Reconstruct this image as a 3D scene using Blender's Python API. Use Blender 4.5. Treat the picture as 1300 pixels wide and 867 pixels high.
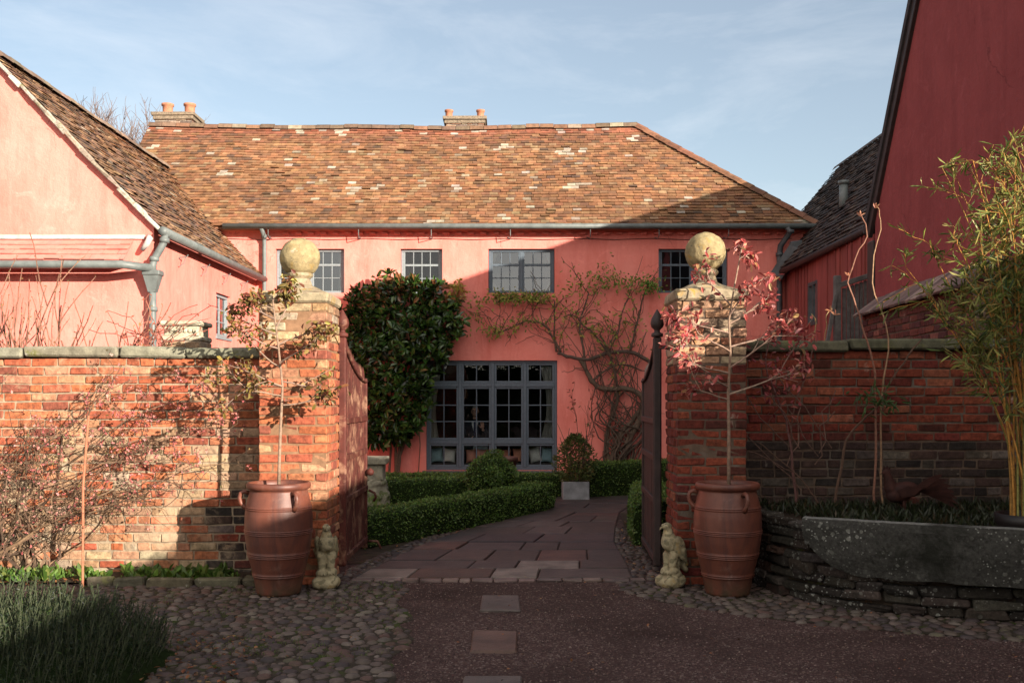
import bpy, bmesh, math, random
from mathutils import Vector, Matrix, Euler, noise
R = math.radians
random.seed(7)
rnd = random.random
def U(a, b): return a + (b - a) * rnd()
scene = bpy.context.scene
col = scene.collection
for o in list(bpy.data.objects): bpy.data.objects.remove(o)

# ------------------------------------------------------------------ camera, world, sun, exposure
EYE = 1.5
F = 1264.0
cam_d = bpy.data.cameras.new("camera"); cam = bpy.data.objects.new("camera", cam_d); col.objects.link(cam)
cam.location = (0, 0, EYE); cam.rotation_euler = (R(90), 0, 0)
cam_d.sensor_width = 36; cam_d.lens = 36 * F / 1300; cam_d.shift_y = 71.5 / 1300
cam_d.clip_end = 2000; cam_d.clip_start = 0.05
scene.camera = cam
SUN = Vector((0.95, -1.0, 0.34)).normalized()          # towards the sun
EL = math.asin(SUN.z); AZ = math.atan2(SUN.x, SUN.y)
world = bpy.data.worlds.new("World"); scene.world = world; world.use_nodes = True
nt = world.node_tree; nt.nodes.clear()
wo = nt.nodes.new("ShaderNodeOutputWorld"); bg = nt.nodes.new("ShaderNodeBackground")
sky = nt.nodes.new("ShaderNodeTexSky"); sky.sky_type = 'NISHITA'; sky.sun_disc = False
sky.sun_elevation = EL; sky.sun_rotation = AZ; sky.air_density = 1.0; sky.dust_density = 0.25; sky.ozone_density = 1.0
tc = nt.nodes.new("ShaderNodeTexCoord")
mp = nt.nodes.new("ShaderNodeMapping"); mp.inputs['Scale'].default_value = (2.2, 2.2, 8.0); mp.inputs['Rotation'].default_value = (0, R(14), 0)
mp.inputs['Location'].default_value = (0.35, 0.0, 0.12)
cn = nt.nodes.new("ShaderNodeTexNoise"); cn.inputs['Scale'].default_value = 1.5; cn.inputs['Detail'].default_value = 9; cn.inputs['Roughness'].default_value = 0.62; cn.inputs['Distortion'].default_value = 0.5
cr = nt.nodes.new("ShaderNodeValToRGB"); cr.color_ramp.elements[0].position = 0.47; cr.color_ramp.elements[1].position = 0.92
cr.color_ramp.elements[0].color = (0, 0, 0, 1); cr.color_ramp.elements[1].color = (0.5, 0.5, 0.5, 1)
cmx = nt.nodes.new("ShaderNodeMixRGB"); cmx.inputs[2].default_value = (7.2, 7.3, 7.5, 1)
sx = nt.nodes.new("ShaderNodeSeparateXYZ"); vr = nt.nodes.new("ShaderNodeMapRange"); vr.inputs['From Min'].default_value = -0.1; vr.inputs['From Max'].default_value = 0.8; vr.inputs['To Max'].default_value = 0.14
vm = nt.nodes.new("ShaderNodeMath"); vm.operation = 'MULTIPLY_ADD'; vm.use_clamp = True
L = nt.links.new
L(tc.outputs['Generated'], mp.inputs['Vector']); L(mp.outputs[0], cn.inputs['Vector']); L(cn.outputs[0], cr.inputs[0])
L(tc.outputs['Generated'], sx.inputs[0]); L(sx.outputs[1], vr.inputs[0])
rr_ = nt.nodes.new("ShaderNodeRGBToBW"); L(cr.outputs[0], rr_.inputs[0]); L(rr_.outputs[0], vm.inputs[0]); L(vr.outputs[0], vm.inputs[2])
iv = nt.nodes.new("ShaderNodeMath"); iv.operation = 'SUBTRACT'; iv.inputs[0].default_value = 0.85; L(vr.outputs[0], iv.inputs[1]); L(iv.outputs[0], vm.inputs[1])
L(vm.outputs[0], cmx.inputs[0]); hs = nt.nodes.new('ShaderNodeHueSaturation'); hs.inputs['Saturation'].default_value = 0.92; L(sky.outputs[0], hs.inputs['Color']); L(hs.outputs[0], cmx.inputs[1]); # added cloud glow in the unseen sky behind the viewpoint, to fill shaded fronts
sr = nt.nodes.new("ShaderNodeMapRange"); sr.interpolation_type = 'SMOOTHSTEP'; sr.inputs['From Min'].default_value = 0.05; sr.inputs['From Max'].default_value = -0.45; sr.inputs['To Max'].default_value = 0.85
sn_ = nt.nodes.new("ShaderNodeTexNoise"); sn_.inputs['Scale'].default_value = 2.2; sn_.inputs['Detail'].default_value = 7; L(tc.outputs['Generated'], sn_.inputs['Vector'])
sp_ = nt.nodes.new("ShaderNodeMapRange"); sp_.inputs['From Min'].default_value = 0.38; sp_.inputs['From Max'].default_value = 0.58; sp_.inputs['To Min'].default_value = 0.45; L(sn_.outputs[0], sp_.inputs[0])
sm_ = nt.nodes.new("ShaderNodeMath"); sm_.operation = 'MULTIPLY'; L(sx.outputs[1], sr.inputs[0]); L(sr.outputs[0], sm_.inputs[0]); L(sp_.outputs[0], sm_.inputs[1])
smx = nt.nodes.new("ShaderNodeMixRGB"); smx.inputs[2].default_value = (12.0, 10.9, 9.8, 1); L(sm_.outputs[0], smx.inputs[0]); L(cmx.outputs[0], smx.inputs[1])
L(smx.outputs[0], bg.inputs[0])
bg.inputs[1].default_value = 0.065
L(bg.outputs[0], wo.inputs[0])
sd = bpy.data.lights.new("sun", 'SUN'); sun = bpy.data.objects.new("sun", sd); col.objects.link(sun)
sd.energy = 5.0; sd.angle = R(0.5); sd.color = (1.0, 0.89, 0.75)
sun.rotation_euler = SUN.to_track_quat('Z', 'Y').to_euler(); sun.location = SUN * 60
scene.view_settings.view_transform = 'Standard'; scene.view_settings.look = 'None'
scene.view_settings.exposure = 1.40; scene.view_settings.gamma = 1.0

# ------------------------------------------------------------------ helpers
def P(px, py, Y): return Vector(((px - 650) / F * Y, Y, EYE - (py - 505) / F * Y))
ORG = {}
def tag(o, label=None, cat=None, group=None, kind=None):
    if label: o['label'] = label
    if cat: o['category'] = cat
    if group: o['group'] = group
    if kind: o['kind'] = kind
    return o
def empty(name, loc, label, cat, group=None):
    o = bpy.data.objects.new(name, None); col.objects.link(o); o.location = loc
    o.empty_display_size = 0.1
    ORG[o.name] = Vector(loc); return tag(o, label, cat, group)
class MB:
    def __init__(s): s.v = []; s.f = []; s.c = []; s.cur = (0.5, 0.5, 0.5)
    def poly(s, pts, c=None):
        n = len(s.v); s.v.extend([tuple(p) for p in pts]); s.f.append(tuple(range(n, n + len(pts)))); s.c.append(c or s.cur)
    def faces(s, vs, fs, c=None):
        n = len(s.v); s.v.extend([tuple(p) for p in vs])
        for f in fs: s.f.append(tuple(i + n for i in f)); s.c.append(c or s.cur)
    def box(s, a, b, c=None):
        x0, y0, z0 = a; x1, y1, z1 = b
        s.faces([(x0,y0,z0),(x1,y0,z0),(x1,y1,z0),(x0,y1,z0),(x0,y0,z1),(x1,y0,z1),(x1,y1,z1),(x0,y1,z1)],
                [(0,3,2,1),(4,5,6,7),(0,1,5,4),(1,2,6,5),(2,3,7,6),(3,0,4,7)], c)
    def cbox(s, o, ux, uy, uz, sx, sy, sz, ch=0.004, jit=0.0, c=None):
        # box centred on o, axes ux uy uz, full sizes, all edges chamfered a little
        hx, hy, hz = sx/2, sy/2, sz/2
        ch = min(ch, hx*.6, hy*.6, hz*.6)
        V = []; idx = {}
        for ax in range(3):
            for a in (-1,1):
                for b in (-1,1):
                    for d in (-1,1):
                        e = [hx-ch*(ax!=0), hy-ch*(ax!=1), hz-ch*(ax!=2)]
                        q = [a*e[0], b*e[1], d*e[2]]
                        idx[(ax,a,b,d)] = len(V); V.append(q)
        jj = {k: (U(-jit,jit), U(-jit,jit), U(-jit,jit)) for k in [(a,b,d) for a in (-1,1) for b in (-1,1) for d in (-1,1)]}
        W = [None]*24
        for (ax,a,b,d), i in idx.items():
            q = V[i]; j = jj[(a,b,d)]
            W[i] = o + ux*(q[0]+j[0]) + uy*(q[1]+j[1]) + uz*(q[2]+j[2])
        g = lambda ax,a,b,d: idx[(ax,a,b,d)]
        fs = []
        for a in (-1,1):
            f = [g(0,a,-1,-1),g(0,a,1,-1),g(0,a,1,1),g(0,a,-1,1)]; fs.append(f if a>0 else f[::-1])
            f = [g(1,-1,a,-1),g(1,-1,a,1),g(1,1,a,1),g(1,1,a,-1)]; fs.append(f if a>0 else f[::-1])
            f = [g(2,-1,-1,a),g(2,1,-1,a),g(2,1,1,a),g(2,-1,1,a)]; fs.append(f if a>0 else f[::-1])
        for a in (-1,1):
            for b in (-1,1):
                fs.append([g(0,a,b,-1),g(1,a,b,-1),g(1,a,b,1),g(0,a,b,1)])
                fs.append([g(0,a,-1,b),g(2,a,-1,b),g(2,a,1,b),g(0,a,1,b)])
                fs.append([g(1,-1,a,b),g(2,-1,a,b),g(2,1,a,b),g(1,1,a,b)])
                for d in (-1,1): fs.append([g(0,a,b,d),g(1,a,b,d),g(2,a,b,d)])
        s.faces(W, fs, c)
    def bar(s, p, q, w, h, c=None, up=(0,0,1)):
        p = Vector(p); q = Vector(q); d = (q-p); l = d.length; d = d/l
        upv = Vector(up)
        if abs(d.dot(upv)) > .98: upv = Vector((0,1,0))
        a = d.cross(upv).normalized(); b = a.cross(d)
        s.cbox((p+q)/2, d, a, b, l, w, h, min(w,h)*.12, 0, c)
    def tube(s, pts, rad, n=6, c=None, cap=True):
        pts = [Vector(p) for p in pts]
        if not isinstance(rad, (list, tuple)): rad = [rad]*len(pts)
        prev = None; rings = []
        ref = Vector((0.31, 0.17, 0.93))
        for i, p in enumerate(pts):
            d = (pts[min(i+1, len(pts)-1)] - pts[max(i-1, 0)])
            if d.length < 1e-6: d = Vector((0,0,1))
            d.normalize()
            if prev is None:
                a = d.cross(ref)
                if a.length < .1: a = d.cross(Vector((1,0,0)))
            else: a = prev - d*prev.dot(d)
            a.normalize(); b = d.cross(a); prev = a
            rings.append([p + (a*math.cos(2*math.pi*k/n) + b*math.sin(2*math.pi*k/n))*rad[i] for k in range(n)])
        vs = [q for r in rings for q in r]; fs = []
        for i in range(len(rings)-1):
            for k in range(n):
                fs.append((i*n+k, i*n+(k+1)%n, (i+1)*n+(k+1)%n, (i+1)*n+k))
        if cap:
            fs.append(tuple(range(n))[::-1]); fs.append(tuple((len(rings)-1)*n+k for k in range(n)))
        s.faces(vs, fs, c)
    def lathe(s, prof, o=(0,0,0), n=32, c=None):
        ox, oy, oz = o; vs = []; fs = []
        for r, z in prof:
            for k in range(n):
                a = 2*math.pi*k/n; vs.append((ox+r*math.cos(a), oy+r*math.sin(a), oz+z))
        for i in range(len(prof)-1):
            for k in range(n): fs.append((i*n+k, i*n+(k+1)%n, (i+1)*n+(k+1)%n, (i+1)*n+k))
        s.faces(vs, fs, c)
    def leaf(s, p, d, nrm, ln, wd, c, fold=0.0):
        d = d.normalized(); a = d.cross(nrm)
        if a.length < 1e-3: a = d.cross(Vector((0.3,0.5,0.8)))
        a.normalize(); up = a.cross(d)
        if fold == 0:
            s.poly([p, p + d*ln*.45 + a*wd/2, p + d*ln, p + d*ln*.45 - a*wd/2], c)
        else:
            m1 = p + d*ln*.25; m2 = p + d*ln*.7; tip = p + d*ln - up*ln*.12
            l1 = m1 + a*wd*.42 + up*fold*wd; l2 = m2 + a*wd*.44 + up*fold*wd
            r1 = m1 - a*wd*.42 + up*fold*wd; r2 = m2 - a*wd*.44 + up*fold*wd
            s.faces([p, l1, l2, tip, r2, r1], [(0,5,4,3),(0,3,2,1)], c)
    def build(s, name, mats, parent=None, org=None, smooth=False):
        off = ORG[parent.name] if parent is not None else (Vector(org) if org is not None else Vector((0,0,0)))
        me = bpy.data.meshes.new(name)
        me.from_pydata([(v[0]-off.x, v[1]-off.y, v[2]-off.z) for v in s.v], [], s.f)
        ca = me.color_attributes.new('Col', 'FLOAT_COLOR', 'CORNER')
        arr = []
        for f, c in zip(s.f, s.c): arr.extend((c[0], c[1], c[2], 1.0)*len(f))
        ca.data.foreach_set('color', arr)
        me.update()
        if smooth: me.polygons.foreach_set('use_smooth', [True]*len(me.polygons))
        o = bpy.data.objects.new(name, me); col.objects.link(o)
        me.materials.append(mats)
        if parent is not None: o.parent = parent
        else: o.location = off
        ORG[o.name] = off
        return o
def dup(root, loc, rotz, label, group=None):
    r = root.copy(); col.objects.link(r); r.location = loc; r.rotation_euler = (0,0,rotz); r['label'] = label
    for ch in list(root.children):
        c = ch.copy(); col.objects.link(c); c.parent = r
        for g in list(ch.children):
            d = g.copy(); col.objects.link(d); d.parent = c
    return r

# ------------------------------------------------------------------ materials
def nodes(name):
    m = bpy.data.materials.new(name); m.use_nodes = True; t = m.node_tree
    return m, t, t.nodes['Principled BSDF']
def noise_node(t, scale, detail=6, rough=.6, vec=None, dist=0):
    n = t.nodes.new('ShaderNodeTexNoise'); n.inputs['Scale'].default_value = scale; n.inputs['Detail'].default_value = detail
    n.inputs['Roughness'].default_value = rough; n.inputs['Distortion'].default_value = dist
    if vec is not None: t.links.new(vec, n.inputs['Vector'])
    return n.outputs[0]
def geo_pos(t, sc=(1,1,1)):
    g = t.nodes.new('ShaderNodeNewGeometry'); m = t.nodes.new('ShaderNodeMapping'); m.inputs['Scale'].default_value = sc
    t.links.new(g.outputs['Position'], m.inputs[0]); return m.outputs[0]
def obj_pos(t, sc=(1,1,1)):
    g = t.nodes.new('ShaderNodeTexCoord'); m = t.nodes.new('ShaderNodeMapping'); m.inputs['Scale'].default_value = sc
    t.links.new(g.outputs['Object'], m.inputs[0]); return m.outputs[0]
def ramp(t, inp, p0, p1, c0=(0,0,0,1), c1=(1,1,1,1)):
    r = t.nodes.new('ShaderNodeValToRGB'); r.color_ramp.elements[0].position = p0; r.color_ramp.elements[1].position = p1
    r.color_ramp.elements[0].color = c0; r.color_ramp.elements[1].color = c1
    t.links.new(inp, r.inputs[0]); return r.outputs[0]
def mix(t, fac, a, b, mode='MIX'):
    m = t.nodes.new('ShaderNodeMixRGB'); m.blend_type = mode
    for i, x in ((0, fac), (1, a), (2, b)):
        if hasattr(x, 'node'): t.links.new(x, m.inputs[i])
        elif i == 0: m.inputs[0].default_value = x
        else: m.inputs[i].default_value = (*x[:3], 1)
    return m.outputs[0]
def bump(t, b, h, strength, dist=0.01):
    n = t.nodes.new('ShaderNodeBump'); n.inputs['Strength'].default_value = strength; n.inputs['Distance'].default_value = dist
    t.links.new(h, n.inputs['Height']); t.links.new(n.outputs[0], b.inputs['Normal'])
def attr(t):
    a = t.nodes.new('ShaderNodeAttribute'); a.attribute_name = 'Col'; return a.outputs['Color']
def vmat(name, rough=.85, var=.45, scale=14, bscale=60, bstr=.3, bdist=.006, spots=None, spec=.3, coords=geo_pos, metal=0):
    """colour from the Col attribute, broken up by noise; spots = (colour, scale, p0, p1)"""
    m, t, b = nodes(name); pos = coords(t)
    n = noise_node(t, scale, 8, .65, pos)
    k = ramp(t, n, .3, .7, (1-var, 1-var, 1-var, 1), (1+var*.5, 1+var*.5, 1+var*.5, 1))
    c = mix(t, 1.0, attr(t), k, 'MULTIPLY')
    for sp in (spots or []):
        sn = noise_node(t, sp[1], 7, .7, pos, .4); c = mix(t, ramp(t, sn, sp[2], sp[3]), c, sp[0])
    t.links.new(c, b.inputs['Base Color']); b.inputs['Roughness'].default_value = rough
    b.inputs['Specular IOR Level'].default_value = spec; b.inputs['Metallic'].default_value = metal
    bump(t, b, noise_node(t, bscale, 6, .7, pos), bstr, bdist)
    return m
def leafmat(name, rough=.5, trans=.35, spec=.4):
    m, t, b = nodes(name)
    c = attr(t); t.links.new(c, b.inputs['Base Color']); b.inputs['Roughness'].default_value = rough
    b.inputs['Specular IOR Level'].default_value = spec
    if trans:
        tr = t.nodes.new('ShaderNodeBsdfTranslucent'); t.links.new(c, tr.inputs[0])
        mx = t.nodes.new('ShaderNodeMixShader'); mx.inputs[0].default_value = trans
        out = t.nodes['Material Output']
        t.links.new(b.outputs[0], mx.inputs[1]); t.links.new(tr.outputs[0], mx.inputs[2]); t.links.new(mx.outputs[0], out.inputs[0])
    return m
def plaster(name, c1, c2, c3):
    m, t, b = nodes(name); pos = geo_pos(t); posv = geo_pos(t, (1.3, 1.3, .25))
    a = mix(t, ramp(t, noise_node(t, .9, 7, .65, pos, .6), .3, .7), c1, c2)
    a = mix(t, ramp(t, noise_node(t, 2.4, 8, .7, posv, .3), .46, .72, (0,0,0,1), (.85,.85,.85,1)), a, c3)
    a = mix(t, ramp(t, noise_node(t, 3.1, 9, .72, geo_pos(t, (1,1,.8)), 1.2), .56, .74, (0,0,0,1), (.6,.6,.6,1)), a, [min(1, x*1.22+.02) for x in c2])
    dk = mix(t, .5, a, (c1[0]*.62, c1[1]*.5, c1[2]*.5))
    a = mix(t, ramp(t, noise_node(t, 5.5, 9, .75, posv, .8), .56, .76, (0,0,0,1), (.6,.6,.6,1)), a, dk)
    a = mix(t, ramp(t, noise_node(t, 34, 4, .6, pos), .66, .74, (0,0,0,1), (.35,.35,.35,1)), a, dk)
    a = mix(t, ramp(t, noise_node(t, 1.0, 8, .7, geo_pos(t, (7,7,.45)), .4), .58, .76, (0,0,0,1), (.5,.5,.5,1)), a, dk)
    vo = t.nodes.new('ShaderNodeTexVoronoi'); vo.feature = 'DISTANCE_TO_EDGE'; vo.inputs['Scale'].default_value = .55
    wv = t.nodes.new('ShaderNodeVectorMath'); wv.operation = 'MULTIPLY_ADD'; wv.inputs[1].default_value = (.9,.9,.9)
    nz = t.nodes.new('ShaderNodeTexNoise'); nz.inputs['Scale'].default_value = 2.2; nz.inputs['Detail'].default_value = 7; t.links.new(pos, nz.inputs['Vector'])
    t.links.new(nz.outputs['Color'], wv.inputs[0]); t.links.new(pos, wv.inputs[2]); t.links.new(wv.outputs[0], vo.inputs['Vector'])
    ck_ = ramp(t, vo.outputs['Distance'], .002, .006, (.55,.55,.55,1), (0,0,0,1))
    gate_ = ramp(t, noise_node(t, .8, 3, .6, pos), .52, .6)
    a = mix(t, mix(t, 1.0, ck_, gate_, 'MULTIPLY'), a, (c1[0]*.35, c1[1]*.35, c1[2]*.35))
    t.links.new(a, b.inputs['Base Color']); b.inputs['Roughness'].default_value = .93; b.inputs['Specular IOR Level'].default_value = .15
    n1 = noise_node(t, 3.5, 4, .6, pos); n2 = noise_node(t, 45, 5, .7, pos)
    ad = t.nodes.new('ShaderNodeMath'); ad.operation = 'MULTIPLY_ADD'; ad.inputs[1].default_value = 5.0
    t.links.new(n1, ad.inputs[0]); t.links.new(n2, ad.inputs[2])
    bump(t, b, ad.outputs[0], .45, .012)
    return m
def plain(name, c, rough=.6, var=.3, scale=20, bstr=.15, spec=.4, spots=None, metal=0, bscale=90):
    m, t, b = nodes(name); pos = geo_pos(t)
    lo = [x*(1-var) for x in c]; hi = [min(1, x*(1+var*.5)) for x in c]
    a = mix(t, ramp(t, noise_node(t, scale, 7, .65, pos), .32, .68), lo, hi)
    for sp in (spots or []):
        a = mix(t, ramp(t, noise_node(t, sp[1], 7, .7, pos, .4), sp[2], sp[3]), a, sp[0])
    t.links.new(a, b.inputs['Base Color']); b.inputs['Roughness'].default_value = rough; b.inputs['Metallic'].default_value = metal
    b.inputs['Specular IOR Level'].default_value = spec
    bump(t, b, noise_node(t, bscale, 5, .7, pos), bstr, .005)
    return m
def glassmat(name, refl):
    m, t, b = nodes(name); t.nodes.remove(b)
    out = t.nodes['Material Output']
    g = t.nodes.new('ShaderNodeBsdfGlossy'); g.inputs['Roughness'].default_value = .015; g.inputs['Color'].default_value = (.95,.97,1,1)
    tr = t.nodes.new('ShaderNodeBsdfTransparent'); tr.inputs[0].default_value = (.85,.9,.9,1)
    lw = t.nodes.new('ShaderNodeFresnel'); lw.inputs[0].default_value = 1.5
    mth = t.nodes.new('ShaderNodeMath'); mth.operation = 'ADD'; mth.inputs[1].default_value = refl; mth.use_clamp = True
    t.links.new(lw.outputs[0], mth.inputs[0])
    mx = t.nodes.new('ShaderNodeMixShader'); t.links.new(mth.outputs[0], mx.inputs[0])
    t.links.new(tr.outputs[0], mx.inputs[1]); t.links.new(g.outputs[0], mx.inputs[2]); t.links.new(mx.outputs[0], out.inputs[0])
    pos = geo_pos(t); bn = t.nodes.new('ShaderNodeBump'); bn.inputs['Strength'].default_value = .12; bn.inputs['Distance'].default_value = .02
    t.links.new(noise_node(t, 3.0, 2, .5, pos), bn.inputs['Height']); t.links.new(bn.outputs[0], g.inputs['Normal'])
    return m

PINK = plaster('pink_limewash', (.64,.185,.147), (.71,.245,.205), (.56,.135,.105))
PINK_SHADE = plaster('shade_toned_pink_limewash', (.235,.052,.052), (.285,.066,.064), (.19,.041,.042))  # same pink limewash, with the gable's shade put into its colour
BRICK = vmat('brick', .92, .6, 26, 60, .8, .010, [((.34,.29,.23), 2.6, .63, .74), ((.10,.085,.07), 5.0, .64, .74), ((.17,.17,.09), 1.7, .70, .80)])
MORTARL = plain('pale_lime_mortar', (.29,.225,.155), .95, .4, 12, .4, .15, [((.16,.12,.085), 4, .56, .7)])
MORTARP = plain('sandy_mortar', (.22,.125,.072), .95, .4, 12, .4, .15)
MORTAR = plain('lime_mortar', (.115,.078,.056), .95, .4, 15, .4, .15, [((.14,.12,.10), 4, .52, .66)])
TILE = vmat('clay_tile', .9, .45, 9, 50, .4, .005, [((.55,.50,.44), 7.0, .70, .76), ((.06,.05,.045), 3.0, .64, .78)])
TILED = vmat('dark_clay_tile', .9, .45, 9, 50, .4, .005)
STONE = vmat('lichen_stone', .95, .5, 12, 55, .6, .01, [((.10,.09,.07), 26, .60, .66), ((.32,.20,.05), 8, .56, .68), ((.42,.38,.29), 17, .64, .72)], coords=obj_pos, spec=.15)
def granite():
    m, t, b = nodes('lichened_granite'); pos = geo_pos(t)
    c = mix(t, 1.0, attr(t), ramp(t, noise_node(t, 40, 8, .7, pos), .3, .7, (.4,.4,.4,1), (1.35,1.35,1.35,1)), 'MULTIPLY')
    c = mix(t, ramp(t, noise_node(t, 3.5, 7, .7, pos, .4), .52, .68), c, (.018,.018,.014))
    patch = ramp(t, noise_node(t, 2.6, 5, .6, pos), .44, .60)
    for sc, lim, colr in ((17, .30, (.19,.19,.165)), (38, .28, (.30,.30,.27))):
        vo = t.nodes.new('ShaderNodeTexVoronoi'); vo.inputs['Scale'].default_value = sc; t.links.new(pos, vo.inputs['Vector'])
        ad = t.nodes.new('ShaderNodeMath'); ad.operation = 'MULTIPLY_ADD'; ad.inputs[1].default_value = .35; t.links.new(noise_node(t, 60, 4, .6, pos), ad.inputs[0]); t.links.new(vo.outputs['Distance'], ad.inputs[2])
        c = mix(t, mix(t, 1.0, ramp(t, ad.outputs[0], lim+.08, lim+.14, (.85,.85,.85,1), (0,0,0,1)), patch, 'MULTIPLY'), c, colr)
    t.links.new(c, b.inputs['Base Color']); b.inputs['Roughness'].default_value = .92; b.inputs['Specular IOR Level'].default_value = .15
    bump(t, b, noise_node(t, 55, 7, .75, pos), .9, .014); return m
GRAN = granite()
COPE = vmat('mossy_coping', .95, .5, 14, 60, .6, .012, [((.13,.13,.05), 5, .56, .68), ((.40,.38,.32), 13, .62, .70)], spec=.15)
METAL = plain('grey_gutter_paint', (.125,.14,.135), .5, .3, 8, .1)
LEAD = plain('dark_lead', (.06,.065,.07), .6, .35, 8, .1)
FRAME = plain('slate_window_paint', (.078,.102,.128), .5, .2, 30, .08)
FRAMEW = plain('pale_window_paint', (.20,.225,.235), .5, .2, 30, .08)
GLASS = glassmat('window_glass', .02)
GLASSU = glassmat('sky_glass', .10)
RUST = plain('rusty_red_iron', (.085,.022,.016), .65, .5, 9, .5, .25, [((.25,.135,.085), 5, .50, .64), ((.06,.03,.025), 18, .60, .70)])
DARKIRON = plain('dark_iron', (.035,.022,.02), .6, .45, 9, .3, .4)
TERRA = None
WOODG = plain('weathered_wood', (.11,.10,.095), .85, .4, 12, .3)
BARK = vmat('bark', .9, .45, 40, 120, .6, .006)
LEAF = leafmat('leaf', .5, .3)
GLOSSY = leafmat('glossy_leaf', .24, .12, .6)
FLOWER = leafmat('petal', .6, .4)
CURT = leafmat('curtain_cloth', .9, .5, .1)
CLOTH = vmat('cushion_cloth', .95, .2, 30, 200, .2, .002, spec=.1)
ROOM = plain('dark_room_plaster', (.05,.04,.035), .9, .2, 3, 0, .1)
WHITEP = plain('worn_white_paint', (.42,.40,.37), .8, .35, 9, .2)
def terracotta():
    m, t, b = nodes('salt_glazed_terracotta'); pos = obj_pos(t); ps = obj_pos(t, (2,2,30))
    a = mix(t, ramp(t, noise_node(t, 3, 7, .65, pos, .5), .3, .7), (.085,.026,.016), (.17,.054,.032))
    a = mix(t, ramp(t, noise_node(t, 5, 7, .7, pos, 1), .58, .78, (0,0,0,1), (.7,.7,.7,1)), a, (.06,.032,.034))
    a = mix(t, ramp(t, noise_node(t, 24, 6, .7, pos, 1), .66, .72, (0,0,0,1), (.5,.5,.5,1)), a, (.19,.11,.085))
    pv = obj_pos(t, (5,5,1.1))
    a = mix(t, ramp(t, noise_node(t, 1.0, 8, .7, pv, .6), .50, .68, (0,0,0,1), (.75,.75,.75,1)), a, (.040,.018,.017))
    a = mix(t, ramp(t, noise_node(t, 7, 8, .75, pos, .5), .54, .74, (0,0,0,1), (.42,.42,.42,1)), a, (.24,.15,.115))
    sz = t.nodes.new('ShaderNodeSeparateXYZ'); t.links.new(pos, sz.inputs[0])
    soil_ = ramp(t, sz.outputs[2], .0, .16, (.8,.8,.8,1), (0,0,0,1))
    a = mix(t, mix(t, 1.0, soil_, ramp(t, noise_node(t, 11, 6, .7, pos), .35, .6), 'MULTIPLY'), a, (.045,.042,.022))
    t.links.new(a, b.inputs['Base Color']); b.inputs['Roughness'].default_value = .5; b.inputs['Specular IOR Level'].default_value = .4
    bump(t, b, noise_node(t, 6, 5, .6, ps), .12, .006)
    return m
TERRA = terracotta()
POTCLAY = plain('pot_clay', (.40,.16,.09), .85, .35, 12, .2)

def hsv(c, dv, dh=0.0):
    k = 1 + U(-dv, dv); return (max(0, c[0]*k*(1+U(-dh,dh))), max(0, c[1]*k*(1+U(-dh,dh))), max(0, c[2]*k*(1+U(-dh,dh))))
def pick(cols): return random.choices([c for c, w in cols], [w for c, w in cols])[0]

X_, Y_, Z_ = Vector((1,0,0)), Vector((0,1,0)), Vector((0,0,1))
# ------------------------------------------------------------------ builders
def bricks(mb, o, u, n, W, H, colfn, course=.0745, bl=.225, depth=.09, gap=.011, skip=None):
    """brick courses in a vertical plane; o bottom corner on the face, u along, n outwards"""
    rows = max(1, round(H/course)); ch = H/rows
    for r in range(rows):
        x = 0.0; z = (r+.5)*ch
        first = bl*(.5 if r % 2 else 1.0)
        k = 0
        while x < W - .02:
            l = first if k == 0 else (bl*.5 if (r % 3 == 0 and rnd() < .5) else bl)*U(.94, 1.06)
            k += 1
            if W - (x + l) < .06: l = W - x
            cx = x + l/2
            c = o + u*cx + Z_*z - n*(depth/2) + n*U(-.007, .005)
            if not (skip and skip(c)):
                mb.cbox(c, u, n, Z_, l-gap, depth, ch-gap*U(.8,1.4), .006, .004, colfn(c))
            x += l
def tiles(mb, o, u, v, n, H, rng, cols, w=.165, g=.1, jit=1.0, colfn=None):
    """plain clay tiles on a roof plane: o eave corner, u along, v up the slope, rng(v)->(u0,u1)"""
    rows = int(H/g)
    for r in range(rows+1):
        vv = r*g + U(-.006, .006)*jit
        u0, u1 = rng(min(vv + g*.5, H))
        x = u0 - (w/2 if r % 2 else 0) + U(-.02, .02)
        while x < u1:
            a = max(x, u0); b = min(x + w - .004, u1)
            x += w*U(.97, 1.03)
            if b - a < .02: continue
            h1 = .036 + (U(-.008, .010) + (.016 if rnd() < .05 else 0))*jit; h2 = h1 + U(-.004, .004)*jit; dv = (U(-.007, .007) - (.03 if rnd() < .02 else 0))*jit; t = .014
            top = min(vv + g*1.25, H+.02)
            if top - vv < .03: continue
            p = lambda uu, w_, hh: o + u*uu + v*w_ + n*hh
            c = colfn(o + u*a + v*vv, vv/H) if colfn else hsv(pick(cols), .22, .06)
            A, B, C, D = p(a, vv+dv, h1), p(b, vv+dv, h2), p(b, top, .014), p(a, top, .014)
            A2, B2 = p(a, vv+dv, h1-t), p(b, vv+dv, h2-t)
            D2, C2 = p(a, top, .0), p(b, top, .0)
            mb.faces([A,B,C,D,A2,B2,C2,D2], [(0,1,2,3),(4,5,1,0),(5,6,2,1),(7,4,0,3)], c)
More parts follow.
